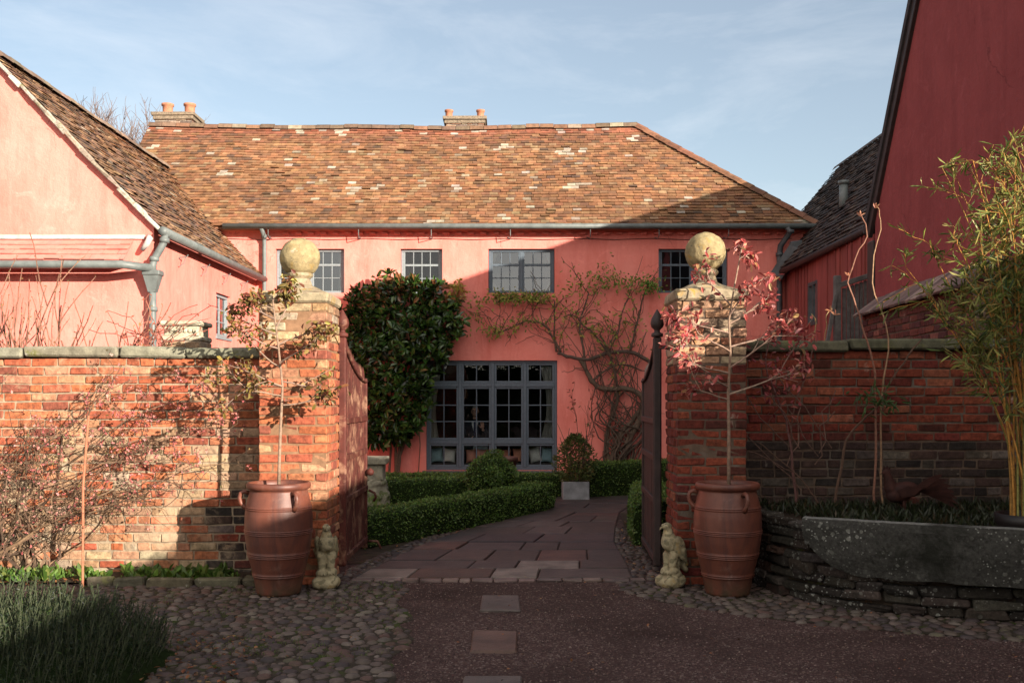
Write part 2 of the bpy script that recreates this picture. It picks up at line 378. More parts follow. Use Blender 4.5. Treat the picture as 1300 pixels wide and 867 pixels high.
def holed_wall(mb, o, u, n, W, H, holes, reveal=.12, top=None):
    """wall sheet with rectangular openings (u0,u1,z0,z1) and their reveals"""
    us = sorted(set([0, W] + [h[0] for h in holes] + [h[1] for h in holes]))
    zs = sorted(set([0, H] + [h[2] for h in holes] + [h[3] for h in holes]))
    for i in range(len(us)-1):
        for j in range(len(zs)-1):
            a, b, c, d = us[i], us[i+1], zs[j], zs[j+1]
            mu, mz = (a+b)/2, (c+d)/2
            if any(h[0] < mu < h[1] and h[2] < mz < h[3] for h in holes): continue
            q = [o+u*a+Z_*c, o+u*b+Z_*c, o+u*b+Z_*d, o+u*a+Z_*d]
            mb.poly(q)
    for a, b, c, d in holes:
        p = lambda x, z, k: o + u*x + Z_*z - n*(reveal*k)
        mb.poly([p(a,c,0),p(a,c,1),p(a,d,1),p(a,d,0)]); mb.poly([p(b,c,0),p(b,d,0),p(b,d,1),p(b,c,1)])
        mb.poly([p(a,d,0),p(a,d,1),p(b,d,1),p(b,d,0)]); mb.poly([p(a,c,0),p(b,c,0),p(b,c,1),p(a,c,1)])
def window(parent, o, u, n, W, H, cols, rows, fmat, gmat, sections=1, meet=None, fw=.05, bw=.018, sill=True, name='window'):
    """sash window set in an opening; o = lower left corner of the frame's face"""
    mb = MB(); d = .06
    def b(a0, a1, z0, z1, dd=.0, th=d):
        mb.cbox(o + u*((a0+a1)/2) + Z_*((z0+z1)/2) - n*(th/2+dd), u, n, Z_, a1-a0, th, z1-z0, .004)
    b(0, W, 0, fw); b(0, W, H-fw, H); b(0, fw, fw, H-fw); b(W-fw, W, fw, H-fw)
    iw = (W-2*fw-(sections-1)*fw*1.2)/sections
    for s in range(sections):
        x0 = fw + s*(iw+fw*1.2)
        if s: b(x0-fw*1.2, x0, fw, H-fw, .003)
        b(x0, x0+.03, fw, H-fw, .012, .045); b(x0+iw-.03, x0+iw, fw, H-fw, .012, .045)
        for k in range(1, cols):
            xx = x0 + .03 + (iw-.06)*k/cols; b(xx-bw/2, xx+bw/2, fw, H-fw, .02, .03)
        for k in range(1, rows):
            zz = fw + (H-2*fw)*k/rows
            tb = .042 if (meet == k) else bw
            b(x0+.03, x0+iw-.03, zz-tb/2, zz+tb/2, .017 if meet == k else .024, .03)
    if sill: b(-.04, W+.04, -.05, -.004, -.07, .14)
    fr = mb.build(name, fmat, parent)
    g = MB(); y = .038
    g.poly([o+u*fw+Z_*fw-n*y, o+u*(W-fw)+Z_*fw-n*y, o+u*(W-fw)+Z_*(H-fw)-n*y, o+u*fw+Z_*(H-fw)-n*y])
    g.build('pane', gmat, fr)
    return fr
def gutter(pts, parent, mat, r=.06):
    mb = MB(); mb.tube(pts, r, 10)
    return mb.build('gutter', mat, parent, smooth=True)
def pipe(pts, parent, mat, r=.042, name='drainpipe'):
    mb = MB(); mb.tube(pts, r, 10)
    for p in pts[1:-1:2]: mb.tube([Vector(p)-Z_*.03, Vector(p)+Z_*.03], r*1.3, 10)
    return mb.build(name, mat, parent, smooth=True)
def organic(name, blobs, voxel, mat, parent=None, org=None, colfn=None, rough=0.0, smooth_it=4):
    """one continuous surface grown over ellipsoids ('e',c,r,rot) and tapered limbs ('c',p,q,r0,r1)"""
    bm = bmesh.new()
    for bl in blobs:
        if bl[0] == 'e':
            r = bl[2]; M = Matrix.Translation(bl[1]) @ (Euler(bl[3]).to_matrix().to_4x4() if len(bl) > 3 else Matrix()) @ Matrix.Diagonal((r[0], r[1], r[2], 1))
            bmesh.ops.create_icosphere(bm, subdivisions=3, radius=1, matrix=M)
        else:
            p, q = Vector(bl[1]), Vector(bl[2]); k = max(3, int((q-p).length/(min(bl[3], bl[4])*.5)))
            for i in range(k+1):
                t = i/k; bmesh.ops.create_icosphere(bm, subdivisions=2, radius=bl[3]*(1-t)+bl[4]*t, matrix=Matrix.Translation(p.lerp(q, t)))
    me = bpy.data.meshes.new(name+'_raw'); bm.to_mesh(me); bm.free()
    ob = bpy.data.objects.new(name+'_raw', me); col.objects.link(ob)
    rm = ob.modifiers.new('r', 'REMESH'); rm.mode = 'VOXEL'; rm.voxel_size = voxel
    sm = ob.modifiers.new('s', 'SMOOTH'); sm.iterations = smooth_it; sm.factor = .5
    dg = bpy.context.evaluated_depsgraph_get(); ev = ob.evaluated_get(dg)
    m2 = bpy.data.meshes.new_from_object(ev); m2.name = name
    bpy.data.objects.remove(ob); bpy.data.meshes.remove(me)
    off = ORG[parent.name] if parent is not None else Vector(org if org is not None else (0,0,0))
    if rough:
        for v in m2.vertices:
            d = noise.fractal(v.co*16, .8, 2.2, 5); v.co += v.normal*d*rough
    ca = m2.color_attributes.new('Col', 'FLOAT_COLOR', 'POINT')
    for i, v in enumerate(m2.vertices):
        c = colfn(v.co) if colfn else (.4,.4,.4)
        ca.data[i].color = (*c, 1)
    m2.transform(Matrix.Translation(-off))
    m2.polygons.foreach_set('use_smooth', [True]*len(m2.polygons))
    o = bpy.data.objects.new(name, m2); col.objects.link(o); m2.materials.clear(); m2.materials.append(mat)
    if parent is not None: o.parent = parent
    else: o.location = off
    ORG[o.name] = off
    return o
def rdir(zb=0.0):
    while True:
        v = Vector((U(-1,1), U(-1,1), U(-1,1)))
        if .05 < v.length < 1: v.normalize(); v.z += zb; return v.normalized()
def wiggle(p, q, n, amp, sag=0.0):
    p = Vector(p); q = Vector(q); out = []; s = U(0, 100)
    for i in range(n+1):
        t = i/n; w = math.sin(math.pi*min(1, t*1.0)) if i < n else 0
        o = Vector((noise.noise((s, t*2.6, 0)), noise.noise((s, t*2.6, 7)), noise.noise((s, t*2.6, 13))))*amp*min(1, t*4)
        out.append(p.lerp(q, t) + o - Z_*sag*4*t*(1-t))
    return out

# ------------------------------------------------------------------ ground
def ground_mat():
    m, t, b = nodes('gravel'); pos = geo_pos(t)
    vo = t.nodes.new('ShaderNodeTexVoronoi'); vo.inputs['Scale'].default_value = 85; t.links.new(pos, vo.inputs['Vector'])
    a = mix(t, vo.outputs['Color'], (.040,.022,.020), (.092,.056,.050))
    sep = t.nodes.new('ShaderNodeSeparateColor'); t.links.new(vo.outputs['Color'], sep.inputs[0])
    a = mix(t, ramp(t, sep.outputs[0], .82, .95), a, (.168,.124,.108))
    a = mix(t, ramp(t, noise_node(t, .9, 6, .6, pos, .5), .42, .66), a, (.036,.021,.018))
    a = mix(t, ramp(t, noise_node(t, 3, 8, .7, pos, .5), .6, .72, (0,0,0,1), (.7,.7,.7,1)), a, (.028,.020,.014))
    t.links.new(a, b.inputs['Base Color']); b.inputs['Roughness'].default_value = .95; b.inputs['Specular IOR Level'].default_value = .12
    bump(t, b, vo.outputs['Distance'], .8, .008)
    return m
GRAVEL = ground_mat()
mb = MB(); mb.poly([(-300,-300,0),(300,-300,0),(300,500,0),(-300,500,0)])
tag(mb.build('ground', GRAVEL), kind='structure')
SOIL = plain('soil', (.05,.036,.026), .95, .5, 9, .6, .1, [((.06,.07,.02), 4, .55, .66), ((.10,.045,.02), 22, .6, .66)], bscale=60)
mb = MB()
mb.faces([(-6,7.95,.03),(-2.0,7.95,.03),(-2.0,8.34,.05),(-6,8.34,.05)], [(0,1,2,3)])
mb.faces([(-4.7,9.0,.006),(-1.2,9.0,.006),(-.9,11.1,.006),(.55,13.7,.006),(.2,18.9,.006),(-4.7,18.9,.006)], [(0,1,2,3,4,5)])
mb.faces([(1.1,9.2,.007),(4.7,9.2,.007),(4.7,13,.007),(1.42,13,.007)], [(0,1,2,3)])
mb.faces([(1.0,15.3,.007),(5,15.3,.007),(5,18.9,.007),(1.0,18.9,.007)], [(0,1,2,3)])
tag(mb.build('soil', SOIL), kind='structure')

# flagged path
PATH = [(8.22,-1.30,1.0),(8.6,-1.25,1.02),(9.34,-1.08,1.04),(10.25,-.86,1.06),(11.5,-.42,1.2),(13.1,.42,1.42),(14.1,.55,1.75),(15.2,.70,3.4),(15.4,.72,3.4)]
def edge(y):
    for a, b in zip(PATH, PATH[1:]):
        if y <= b[0]:
            t = (y-a[0])/(b[0]-a[0]); return a[1]+(b[1]-a[1])*t, a[2]+(b[2]-a[2])*t
    return PATH[-1][1:]
FLAG = vmat('flagstone', .5, .6, 5, 30, .6, .012, [((.06,.045,.035), 2.2, .58, .72), ((.18,.15,.13), 9, .70, .76)], spec=.4)
mb = MB(); y = 8.22
flagc = [((.056,.037,.031),6),((.070,.049,.043),4),((.048,.034,.032),4),((.093,.043,.031),1.4),((.066,.034,.026),1.2)]
while y < 15.3:
    y1 = min(y + U(.34, .66), 15.4)
    (a0, b0), (a1, b1) = edge(y), edge(y1)
    x = 0.0
    cuts = [0.0]
    wd = b0 - a0
    while cuts[-1] < 1:
        nx = cuts[-1] + U(.36, .85)/wd
        cuts.append(1.0 if nx > 1-.25/wd else nx)
    for s, e in zip(cuts, cuts[1:]):
        g = .008; zt = .02 + U(-.005, .006)
        q = [(a0+(b0-a0)*s+g, y+g), (a0+(b0-a0)*e-g, y+g), (a1+(b1-a1)*e-g, y1-g), (a1+(b1-a1)*s+g, y1-g)]
        c = hsv(pick(flagc), .2, .05)
        if abs(y-8.45) < .3 and rnd() < .15: c = (.16,.13,.11)
        cx = sum(p[0] for p in q)/4; cy = sum(p[1] for p in q)/4; ins = .965
        tz = [zt+U(-.002,.002) for _ in q]
        vs = [(p[0],p[1],-.01) for p in q] + [(p[0],p[1],tz[i]-.006) for i, p in enumerate(q)] + [(cx+(p[0]-cx)*ins, cy+(p[1]-cy)*ins, tz[i]) for i, p in enumerate(q)]
        fs = [(8,9,10,11)]
        for i in range(4):
            j = (i+1) % 4; fs += [(i,j,j+4,i+4),(i+4,j+4,j+8,i+8)]
        mb.faces(vs, fs, c)
    y = y1
# a worn row of edging setts where the flags meet the gravel
x = -1.32
while x < 1.0:
    l = U(.1, .24); mb.cbox(Vector((x+l/2, 8.15+U(-.008,.008), .006)), X_, Y_, Z_, l-.012, .09, .03, .008, .004, hsv((.14,.10,.085), .25, .05)); x += l
tag(mb.build('path', FLAG), kind='structure')

# cobbles: every stone its own low dome, one paved surface
def cob(mb, x, y, r, zs, c, seg=9):
    a0 = U(0, 6.3); ex = U(.82, 1.25); h = r*zs; ph = U(0, 3.1)
    prof = [(1.0, -.3), (.97, .2), (.80, .68), (.45, .95)]
    vs = []; jit = [U(.86, 1.1) for _ in range(seg)]
    for pr, pz in prof:
        for k in range(seg):
            a = a0 + 2*math.pi*k/seg; xx = math.cos(a)*r*pr*ex*jit[k]; yy = math.sin(a)*r*pr/ex*jit[k]
            vs.append((x + xx*math.cos(ph)-yy*math.sin(ph), y + xx*math.sin(ph)+yy*math.cos(ph), pz*h))
    vs.append((x, y, h))
    fs = []
    for i in range(3):
        for k in range(seg): fs.append((i*seg+k, i*seg+(k+1)%seg, (i+1)*seg+(k+1)%seg, (i+1)*seg+k))
    for k in range(seg): fs.append((3*seg+k, 3*seg+(k+1)%seg, 4*seg))
    mb.faces(vs, fs, c)
cobc = [((.068,.048,.040),5),((.090,.066,.055),4),((.050,.037,.035),4),((.108,.085,.069),2),((.079,.045,.035),2),((.144,.115,.094),.5)]
COBBLE = vmat('cobble', .7, .4, 30, 90, .3, .004, [((.09,.085,.04), 2.0, .60, .72)], spec=.35)
def scatter_cobbles(mb, inside, x0, x1, y0, y1, rm):
    pts = []; cell = {}
    for rr, tries in ((1.0, 22000), (.72, 16000), (.48, 16000)):
        for _ in range(tries):
            x, y = U(x0, x1), U(y0, y1)
            if not inside(x, y): continue
            r = rm*rr*U(.85, 1.18); ci, cj = int(x/.12), int(y/.12); ok = True
            for i in (-1,0,1):
                for j in (-1,0,1):
                    for (a, b, q) in cell.get((ci+i, cj+j), ()):
                        if (a-x)**2 + (b-y)**2 < ((r+q)*.95)**2: ok = False; break
            if ok: cell.setdefault((ci, cj), []).append((x, y, r)); pts.append((x, y, r))
    for x, y, r in pts: cob(mb, x, y, r, U(.34, .5)*(1 if r > .03 else 1.15), hsv(pick(cobc), .16, .04))
def lim_left(y): return -.62 - .08*(y-5) - .20*noise.noise((y*1.7, 3, 0)) - .07*noise.noise((y*6, 5, 0))
def in_left(x, y):
    return x < lim_left(y) and y < 8.1 - (.06 if x < -2 else 0) and not (x < -1.9 and y > 7.98)
def in_right(x, y):
    # band between the gravel and the raised bed
    def pl_(pts):
        for a, b in zip(pts, pts[1:]):
            if x <= b[0]: return a[1] + (b[1]-a[1])*(x-a[0])/(b[0]-a[0])
        return pts[-1][1]
    if x < .85: return False
    base = 8.05 if x < 1.93 else pl_([(1.93,8.1),(2.02,7.62),(2.16,7.28),(2.42,6.99),(2.75,6.82),(3.10,6.72),(3.6,6.60),(4.6,6.45)])
    low = pl_([(.85,7.75),(1.1,7.30),(1.84,6.68),(2.5,6.34),(3.14,6.1),(4.6,5.8)]) + .07*noise.noise((x*3, 0, 0))
    return low < y < base + .06
mb = MB(); scatter_cobbles(mb, in_left, -3.3, -.4, 4.3, 8.1, .043); scatter_cobbles(mb, in_right, .75, 4.2, 5.9, 8.1, .043)
# small stones along both sides of the path
def in_edge(x, y):
    a, b = edge(y); return (a-.20 < x < a-.01) or (b+.01 < x < b+.24)
scatter_cobbles(mb, in_edge, -1.7, 1.5, 8.2, 11.4, .036)
tag(mb.build('cobbles', COBBLE, smooth=True), kind='structure')
mb = MB()
mb.poly([(-3.4,4.2,.004)] + [(lim_left(4.2+3.9*k/60)+.03, 4.2+3.9*k/60, .004) for k in range(61)] + [(-3.4,8.1,.004)])
mb.faces([(.86,7.75,.004),(1.1,7.31,.004),(1.84,6.70,.004),(2.5,6.36,.004),(3.14,6.12,.004),(4.4,5.85,.004),(4.4,8.1,.004),(.86,8.1,.004)], [(0,1,2,3,4,5,6,7)])
tag(mb.build('cobble_bedding', plain('cobble_joint_dirt', (.045,.036,.027), .95, .5, 9, .5, .1, [((.04,.055,.012), 3.5, .52, .62)])), kind='structure')
# loose grit on the drive, fallen leaves and twigs: nobody could count them
mb = MB()
for _ in range(26000):
    y = 4.4 + 3.8*rnd()**1.3; x = U(-.95, 3.4)
    if in_right(x, y) or (x < lim_left(y)-.1*rnd()): continue
    r = U(.003, .0085); c = hsv(pick([((.068,.038,.034),5),((.096,.060,.052),3),((.160,.116,.100),1.3),((.036,.022,.020),2)]), .25, .05)
    a = U(0, 6.3); vs = [(x+math.cos(a+k*1.57)*r*U(.7,1.3), y+math.sin(a+k*1.57)*r*U(.7,1.3), .001) for k in range(4)] + [(x, y, r*U(.7,1.2))]
    mb.faces(vs, [(0,1,4),(1,2,4),(2,3,4),(3,0,4)], c)
tag(mb.build('loose_grit', vmat('grit', .9, .2, 50, 100, .1)), label='fine purple brown grit scattered over the drive', cat='gravel', kind='stuff')
mb = MB()
def fallen(n, x0, x1, y0, y1, cols, s=(.02,.045), ok=None):
    for _ in range(n):
        x, y = U(x0,x1), U(y0,y1)
        if ok and not ok(x, y): continue
        d = rdir(); d.z *= .25; mb.leaf(Vector((x,y,U(.02,.05))), d, Vector((U(-.4,.4),U(-.4,.4),1)), U(*s), U(*s)*.6, hsv(pick(cols), .35, .1), .1)
brown = [((.16,.06,.025),3),((.22,.085,.03),2),((.11,.06,.03),2),((.28,.16,.06),1)]
fallen(420, -2.1, .6, 9.0, 13.6, brown, ok=lambda x, y: edge(y)[0]-.32 < x < edge(y)[0]+.05)
fallen(160, .8, 1.6, 8.2, 12.0, brown, ok=lambda x, y: x > edge(y)[1])
fallen(420, -4.2, -1.95, 7.9, 8.3, brown)
fallen(240, -2.15, -1.45, 4.6, 6.2, brown)
fallen(150, -2.6, 3.0, 4.8, 8.1, brown, (.012,.03))
fallen(260, -.9, 3.2, 4.6, 8.1, [((.03,.02,.015),3),((.06,.035,.02),2)], (.008,.02))
tag(mb.build('fallen_leaves', LEAF), label='brown and russet fallen leaves lying along the hedge foot and wall foot', cat='leaves', kind='stuff')
# mossy tufts between cobbles
mb = MB()
for _ in range(3200):
    x, y = U(-2.6,-.7), U(4.6,8.1)
    if not in_left(x, y) or noise.noise((x*1.6, y*1.6, 4)) < .02: continue
    for _k in range(2):
        d = Vector((U(-.6,.6), U(-.6,.6), 1)); mb.leaf(Vector((x+U(-.01,.01),y+U(-.01,.01),.008)), d, rdir(), U(.010,.026), .005, hsv((.075,.10,.022), .3, .1))
tag(mb.build('moss', LEAF), label='green moss and short weeds in the joints of the cobbles', cat='moss', kind='stuff')

# three slabs let into the drive
def slab(pxa, pxb, pya, pyb, label, cc):
    y0 = F*EYE/(pyb-505); y1 = F*EYE/(pya-505); ym = (y0+y1)/2
    x0 = (pxa-650)/F*ym; x1 = (pxb-650)/F*ym
    m = MB(); m.cbox(Vector(((x0+x1)/2, ym, .003)), X_, Y_, Z_, x1-x0, y1-y0, .03, .008, .006, cc)
    tag(m.build('paving_slab', FLAG, org=((x0+x1)/2, ym, 0)), label, 'slab', 'stone slabs let into the gravel drive')
slab(611, 660, 757, 777, 'small square slab in the gravel nearest the flagged path', (.085,.068,.058))
slab(598, 656, 803, 829, 'reddish worn slab in the gravel between two other slabs', (.095,.052,.037))
slab(585, 662, 862, 896, 'slab in the gravel cut off by the bottom of the view', (.085,.068,.058))

# ------------------------------------------------------------------ main house
YF = 19.0                                                  # its front wall
def fx(px, Y=YF): return (px-650)/F*Y
def fz(py, Y=YF): return EYE-(py-505)/F*Y
HX0, HX1, EZ = -7.7, 5.66, 4.74
RY, RZ = 21.45, 7.34
house = empty('farmhouse', (-1, YF, 0), 'long pink farmhouse with orange tiled hipped roof across the back of the courtyard', 'house')
wins = [(fx(350), fx(437), fz(372), fz(316), 3, 2), (fx(508.5), fx(561.5), fz(373), fz(316), 4, 1), (fx(620), fx(704), fz(372), fz(316), 3, 2), (fx(836), fx(924), fz(372), fz(316), 3, 2)]
big = (fx(541), fx(707.5), fz(597), fz(457.5))
FX = -X_
mb = MB()
O = Vector((HX0, YF, -.05))
holes = [(w[0]-HX0, w[1]-HX0, w[2]+.05, w[3]+.05) for w in wins] + [(big[0]-HX0, big[1]-HX0, big[2]+.05, big[3]+.05)]
holed_wall(mb, O, X_, -Y_, HX1-HX0, EZ+.1, holes, .13)
mb.poly([(HX1,YF,-.05),(HX1,24,-.05),(HX1,24,EZ+.05),(HX1,YF,EZ+.05)])
mb.poly([(HX0,24,-.05),(HX0,YF,-.05),(HX0,YF,EZ+.05),(HX0,24,EZ+.05)])
mb.poly([(HX0,YF,EZ),(HX0,24,EZ),(HX0,RY,RZ-.05)])
mb.poly([(HX1,24,-.05),(HX0,24,-.05),(HX0,24,EZ),(HX1,24,EZ)])
mb.build('wall', PINK, house)
# rooms behind the windows
mb = MB()
mb.box((HX0+.1, YF+.16, 2.62), (HX1-.1, 23.9, 2.86))
mb.poly([(HX0+.1,23.9,0),(HX1-.1,23.9,0),(HX1-.1,23.9,4.7),(HX0+.1,23.9,4.7)])
mb.poly([(HX0+.1,YF+.15,4.7),(HX1-.1,YF+.15,4.7),(HX1-.1,23.9,4.7),(HX0+.1,23.9,4.7)])
for xx in (-3.4, -2.0, 2.4): mb.box((xx-.05, YF+.16, .01), (xx+.05, 23.9, 4.69))
mb.build('interior', ROOM, house)
# roof
orc = [((.235,.110,.053),6),((.210,.098,.047),5),((.255,.134,.066),5),((.180,.090,.048),4),((.150,.080,.046),2),((.115,.068,.046),.7),((.240,.150,.082),2.4),((.26,.20,.14),.3)]
def roofcol(p, t):
    n = noise.fractal(Vector((p.x*.55, p.y*.9, p.z*.9)), 1, 2, 4)
    c = pick(orc)
    if t > .91: c = pick([((.26,.098,.055),5),((.38,.31,.25),.4 + 2.2*max(0, noise.noise((p.x*.7,1,1))+.08)),((.21,.085,.05),2)])
    elif t > .82: c = pick([((.22,.095,.052),4),((.20,.098,.05),3),((.13,.07,.045),1.4)])
    if noise.noise((p.x*2.3, p.z*3.1, 5)) > .44 and rnd() < .45: c = (.36,.30,.235)
    k = 1 - .20*max(0, n)*(1.0 if p.x > -5 else .5)
    k *= 1.06 + .16*noise.noise((p.x*1.1, p.z*1.3, 9))
    return hsv((c[0]*k, c[1]*k, c[2]*k), .17, .05)
ov = .26
sl = Vector((0, RY-(YF-ov), RZ-(EZ-.02))); Lr = sl.length; vN = sl/Lr; nN = Vector((0, -vN.z, vN.y))
HR = 2.66                                                  # right end of the ridge
EXR = HX1 + .12
def rng_main(v): return 0.0, (EXR-HX0+.1) - (EXR-HR)*(v/Lr)
mb = MB(); ro = Vector((HX0-.1, YF-ov, EZ-.02))
tiles(mb, ro, X_, vN, nN, Lr, rng_main, orc, colfn=roofcol)
# hip end and back slope
hp = Vector((HR-EXR, 0, RZ-EZ+.02)); Lh = hp.length; vH = hp/Lh; nH = Vector((vH.z, 0, -vH.x))
ybk = 2*RY-(YF-ov)
tiles(mb, Vector((EXR, YF-ov, EZ-.02)), Y_, vH, nH, Lh, lambda v: ((RY-YF+ov)*(v/Lh), (ybk-YF+ov)-(RY-YF+ov)*(v/Lh)), orc, colfn=roofcol)
base = (.25,.11,.06)
dz_ = Z_*-.14
mb.poly([ro+dz_*.3, Vector((EXR,YF-ov,EZ-.02))+dz_*.3, Vector((HR,RY,RZ))+dz_, Vector((HX0-.1,RY,RZ))+dz_], base)
mb.poly([Vector((EXR,YF-ov,EZ-.02))+dz_*.3,Vector((EXR,ybk,EZ-.02))+dz_*.3,Vector((HR,RY,RZ))+dz_], base)
mb.poly([(EXR,ybk,EZ-.02),(HX0-.1,ybk,EZ-.02),(HX0-.1,RY,RZ),(HR,RY,RZ)], base)
mb.poly([ro+dz_*.35, Vector((HX0-.1,ybk,EZ-.02))+dz_*.35, Vector((EXR,ybk,EZ-.02))+dz_*.35, Vector((EXR,YF-ov,EZ-.02))+dz_*.35], base)
def sag(mb):
    mb.v = [(v[0], v[1], v[2] - .055*math.sin(math.pi*max(0, min(1, (v[0]-HX0)/(HR-HX0))))*max(0, min(1, (v[2]-EZ)/(RZ-EZ)*1.6)) + .035*noise.noise((v[0]*.45, v[2]*.8, 3))*max(0, min(1, (v[2]-EZ)*1.2))) for v in mb.v]
sag(mb)
roof = mb.build('roof', TILE, house)
mb = MB(); x = HX0-.1
while x < HR:
    l = .30; h = U(-.012,.012)
    pts = [(x, RY+.13, RZ-.03+h), (x, RY+.09, RZ+.05+h), (x, RY, RZ+.085+h), (x, RY-.09, RZ+.05+h), (x, RY-.13, RZ-.03+h)]
    vs = pts + [(x+l-.01, p[1], p[2]) for p in pts]
    mb.faces(vs, [(i,i+1,i+6,i+5) for i in range(4)] + [(4,3,2,1,0),(5,6,7,8,9)], hsv(pick([((.16,.105,.07),3),((.13,.09,.06),3),((.24,.19,.14),1),((.18,.095,.057),3)]), .2, .05)); x += l
n = 15
for i in range(n*1):
    a = Vector((HR, RY, RZ)).lerp(Vector((EXR, YF-ov, EZ-.02)), i/n); b = Vector((HR, RY, RZ)).lerp(Vector((EXR, YF-ov, EZ-.02)), (i+1)/n)
    d = (b-a).normalized(); s = d.cross(Z_).normalized(); up = s.cross(d)
    if up.z < 0: up = -up
    pts = [a+s*.12-up*.0, a+s*.07+up*.06, a+up*.085, a-s*.07+up*.06, a-s*.12-up*.0]
    vs = pts + [p+(b-a)*.99+up*.012 for p in pts]
    mb.faces(vs, [(k,k+1,k+6,k+5) for k in range(4)] + [(4,3,2,1,0),(5,6,7,8,9)], hsv((.19,.09,.052), .3, .08))
sag(mb)
mb.build('ridge_tiles', TILE, roof)
# eaves: gutter, brackets, dentils
gy, gz = YF-ov-.05, EZ-.02
gutter([(fx(283, gy), gy, gz), (HX1+.14, gy, gz)], house, METAL, .052)
mb = MB(); x = -4.3
while x < 5.5:
    mb.cbox(Vector((x, YF-.035, EZ-.11)), X_, Y_, Z_, .115, .075, .05, .006, .004); x += .235
mb.box((HX0, YF-.08, EZ-.075), (HX1, YF, EZ+.02))
mb.build('dentil_course', PINK, house)
for px in (345, 458, 549, 648, 748, 834, 921):
    x = fx(px); m = MB(); m.tube([(x, gy+.02, gz-.05), (x, gy+.03, gz-.17), (x+.01, YF-.03, gz-.19), (x-.05, YF-.02, gz-.16)], .008, 5)
    m.build('hook', METAL, house)
m = MB(); m.tube([(x, YF-.012, fz(303 + (1.6 if i % 2 else 0))) for i, x in enumerate([fx(p) for p in range(285, 1020, 45)])], .006, 4)
m.build('wire', DARKIRON, house)
pipe([(fx(337), gy, gz-.03), (fx(337), YF-.10, gz-.16), (fx(337), YF-.08, gz-.25), (fx(337), YF-.08, 2.6), (fx(337), YF-.08, .05)], house, METAL)
pipe([(fx(999, gy), gy, gz-.02), (fx(998), gy+.01, gz-.10), (fx(989), YF-.10, gz-.34), (fx(988), YF-.09, gz-.5), (fx(988), YF-.09, 2.4), (fx(988), YF-.09, .05)], house, LEAD, .055)
# sash windows
for i, w in enumerate(wins):
    window(house, Vector((w[0]+.004, YF+.075, w[2]+.004)), X_, -Y_, w[1]-w[0]-.008, w[3]-w[2]-.008, w[4], 3, FRAMEW if i < 2 else FRAME, GLASS if i == 1 else GLASSU, w[5], 2, .045, .016)
def curtain(parent, x0, x1, z0, z1, y, mat, c, gather=0.0, side=1):
    m = MB(); n = 26; k = 8
    for i in range(n):
        for j in range(k):
            q = []
            for (a, b) in ((i,j),(i+1,j),(i+1,j+1),(i,j+1)):
                t = b/k; wv = x0 + (x1-x0)*(a/n)
                edge_ = x0 if side < 0 else x1
                g = gather*math.sin(math.pi*min(1, t*1.0))*.9
                xx = wv + (edge_-wv)*g
                q.append((xx, y + .028*math.sin(a*1.7)+.01*math.sin(a*.6+b*.3), z1 + (z0-z1)*t))
            m.poly(q, c)
    return m.build('curtain', mat, parent, smooth=True)
w = wins[0]; curtain(house, w[0]+.02, w[0]+.30, w[2], w[3], YF+.2, CURT, (.75,.72,.66)); curtain(house, w[1]-.26, w[1]-.02, w[2], w[3], YF+.2, CURT, (.75,.72,.66))
w = wins[1]; curtain(house, w[0]+.03, w[0]+.22, w[2], w[3], YF+.2, CURT, (.62,.50,.42))
w = wins[2]; curtain(house, w[0]+.02, w[0]+.22, w[2], w[3], YF+.2, CURT, (.78,.75,.70), .75, -1); curtain(house, w[1]-.2, w[1]-.02, w[2], w[3], YF+.2, CURT, (.6,.58,.55), .75, 1)
# the big kitchen window: four bays of casements in three tiers
bx0, bx1, bz0, bz1 = big
m = MB(); yy = YF+.06
def fb(a0, a1, z0, z1, y0=0.0, th=.08): m.cbox(Vector(((a0+a1)/2, yy+y0+th/2, (z0+z1)/2)), X_, Y_, Z_, a1-a0, th, z1-z0, .005)
zt1 = fz(488.5); zt2 = fz(561)
fb(bx0, bx1, bz1-.05, bz1); fb(bx0, bx0+.05, bz0, bz1-.05); fb(bx1-.05, bx1, bz0, bz1-.05); fb(bx0+.05, bx1-.05, bz0, bz0+.06)
bays = [bx0+.05] + [fx(p) for p in (584, 625.5, 666.5)] + [bx1-.05]
for xm in bays[1:-1]: fb(xm-.03, xm+.03, bz0+.06, bz1-.05, -.01, .09)
for k in range(4):
    a = bays[k] + (.03 if k else 0); b = bays[k+1] - (.03 if k < 3 else 0)
    for zt in (zt1, zt2): fb(a, b, zt-.035, zt+.035, -.006, .085)
    for (z0, z1, rows) in ((zt1+.035, bz1-.05, 1), (zt2+.035, zt1-.035, 3), (bz0+.06, zt2-.035, 1)):
        s = .042
        fb(a, a+s, z0, z1, .012, .05); fb(b-s, b, z0, z1, .012, .05); fb(a+s, b-s, z0, z0+s, .012, .05); fb(a+s, b-s, z1-s, z1, .012, .05)
        xm = (a+b)/2; fb(xm-.011, xm+.011, z0+s, z1-s, .022, .032)
        for r in range(1, rows):
            zz = z0+s+(z1-z0-2*s)*r/rows; fb(a+s, b-s, zz-.011, zz+.011, .024, .028)
fr = m.build('window', FRAME, house)
fr['label'] = 'large slate grey casement window of four bays and three tiers'
m = MB(); m.poly([(bx0+.04, yy+.045, bz0+.04), (bx1-.04, yy+.045, bz0+.04), (bx1-.04, yy+.045, bz1-.04), (bx0+.04, yy+.045, bz1-.04)]); m.build('pane', GLASS, fr)
m = MB(); m.cbox(Vector(((bx0+bx1)/2, YF-.02, bz0-.035)), X_, Y_, Z_, bx1-bx0+.14, .18, .06, .008); m.build('sill', LEAD, fr)
curtain(house, bx0+.03, bx0+.26, .55, 1.95, YF+.24, CURT, (.72,.69,.62), .45, -1)
curtain(house, bx1-.36, bx1-.03, .55, 2.2, YF+.24, CURT, (.62,.59,.54), .55, 1)
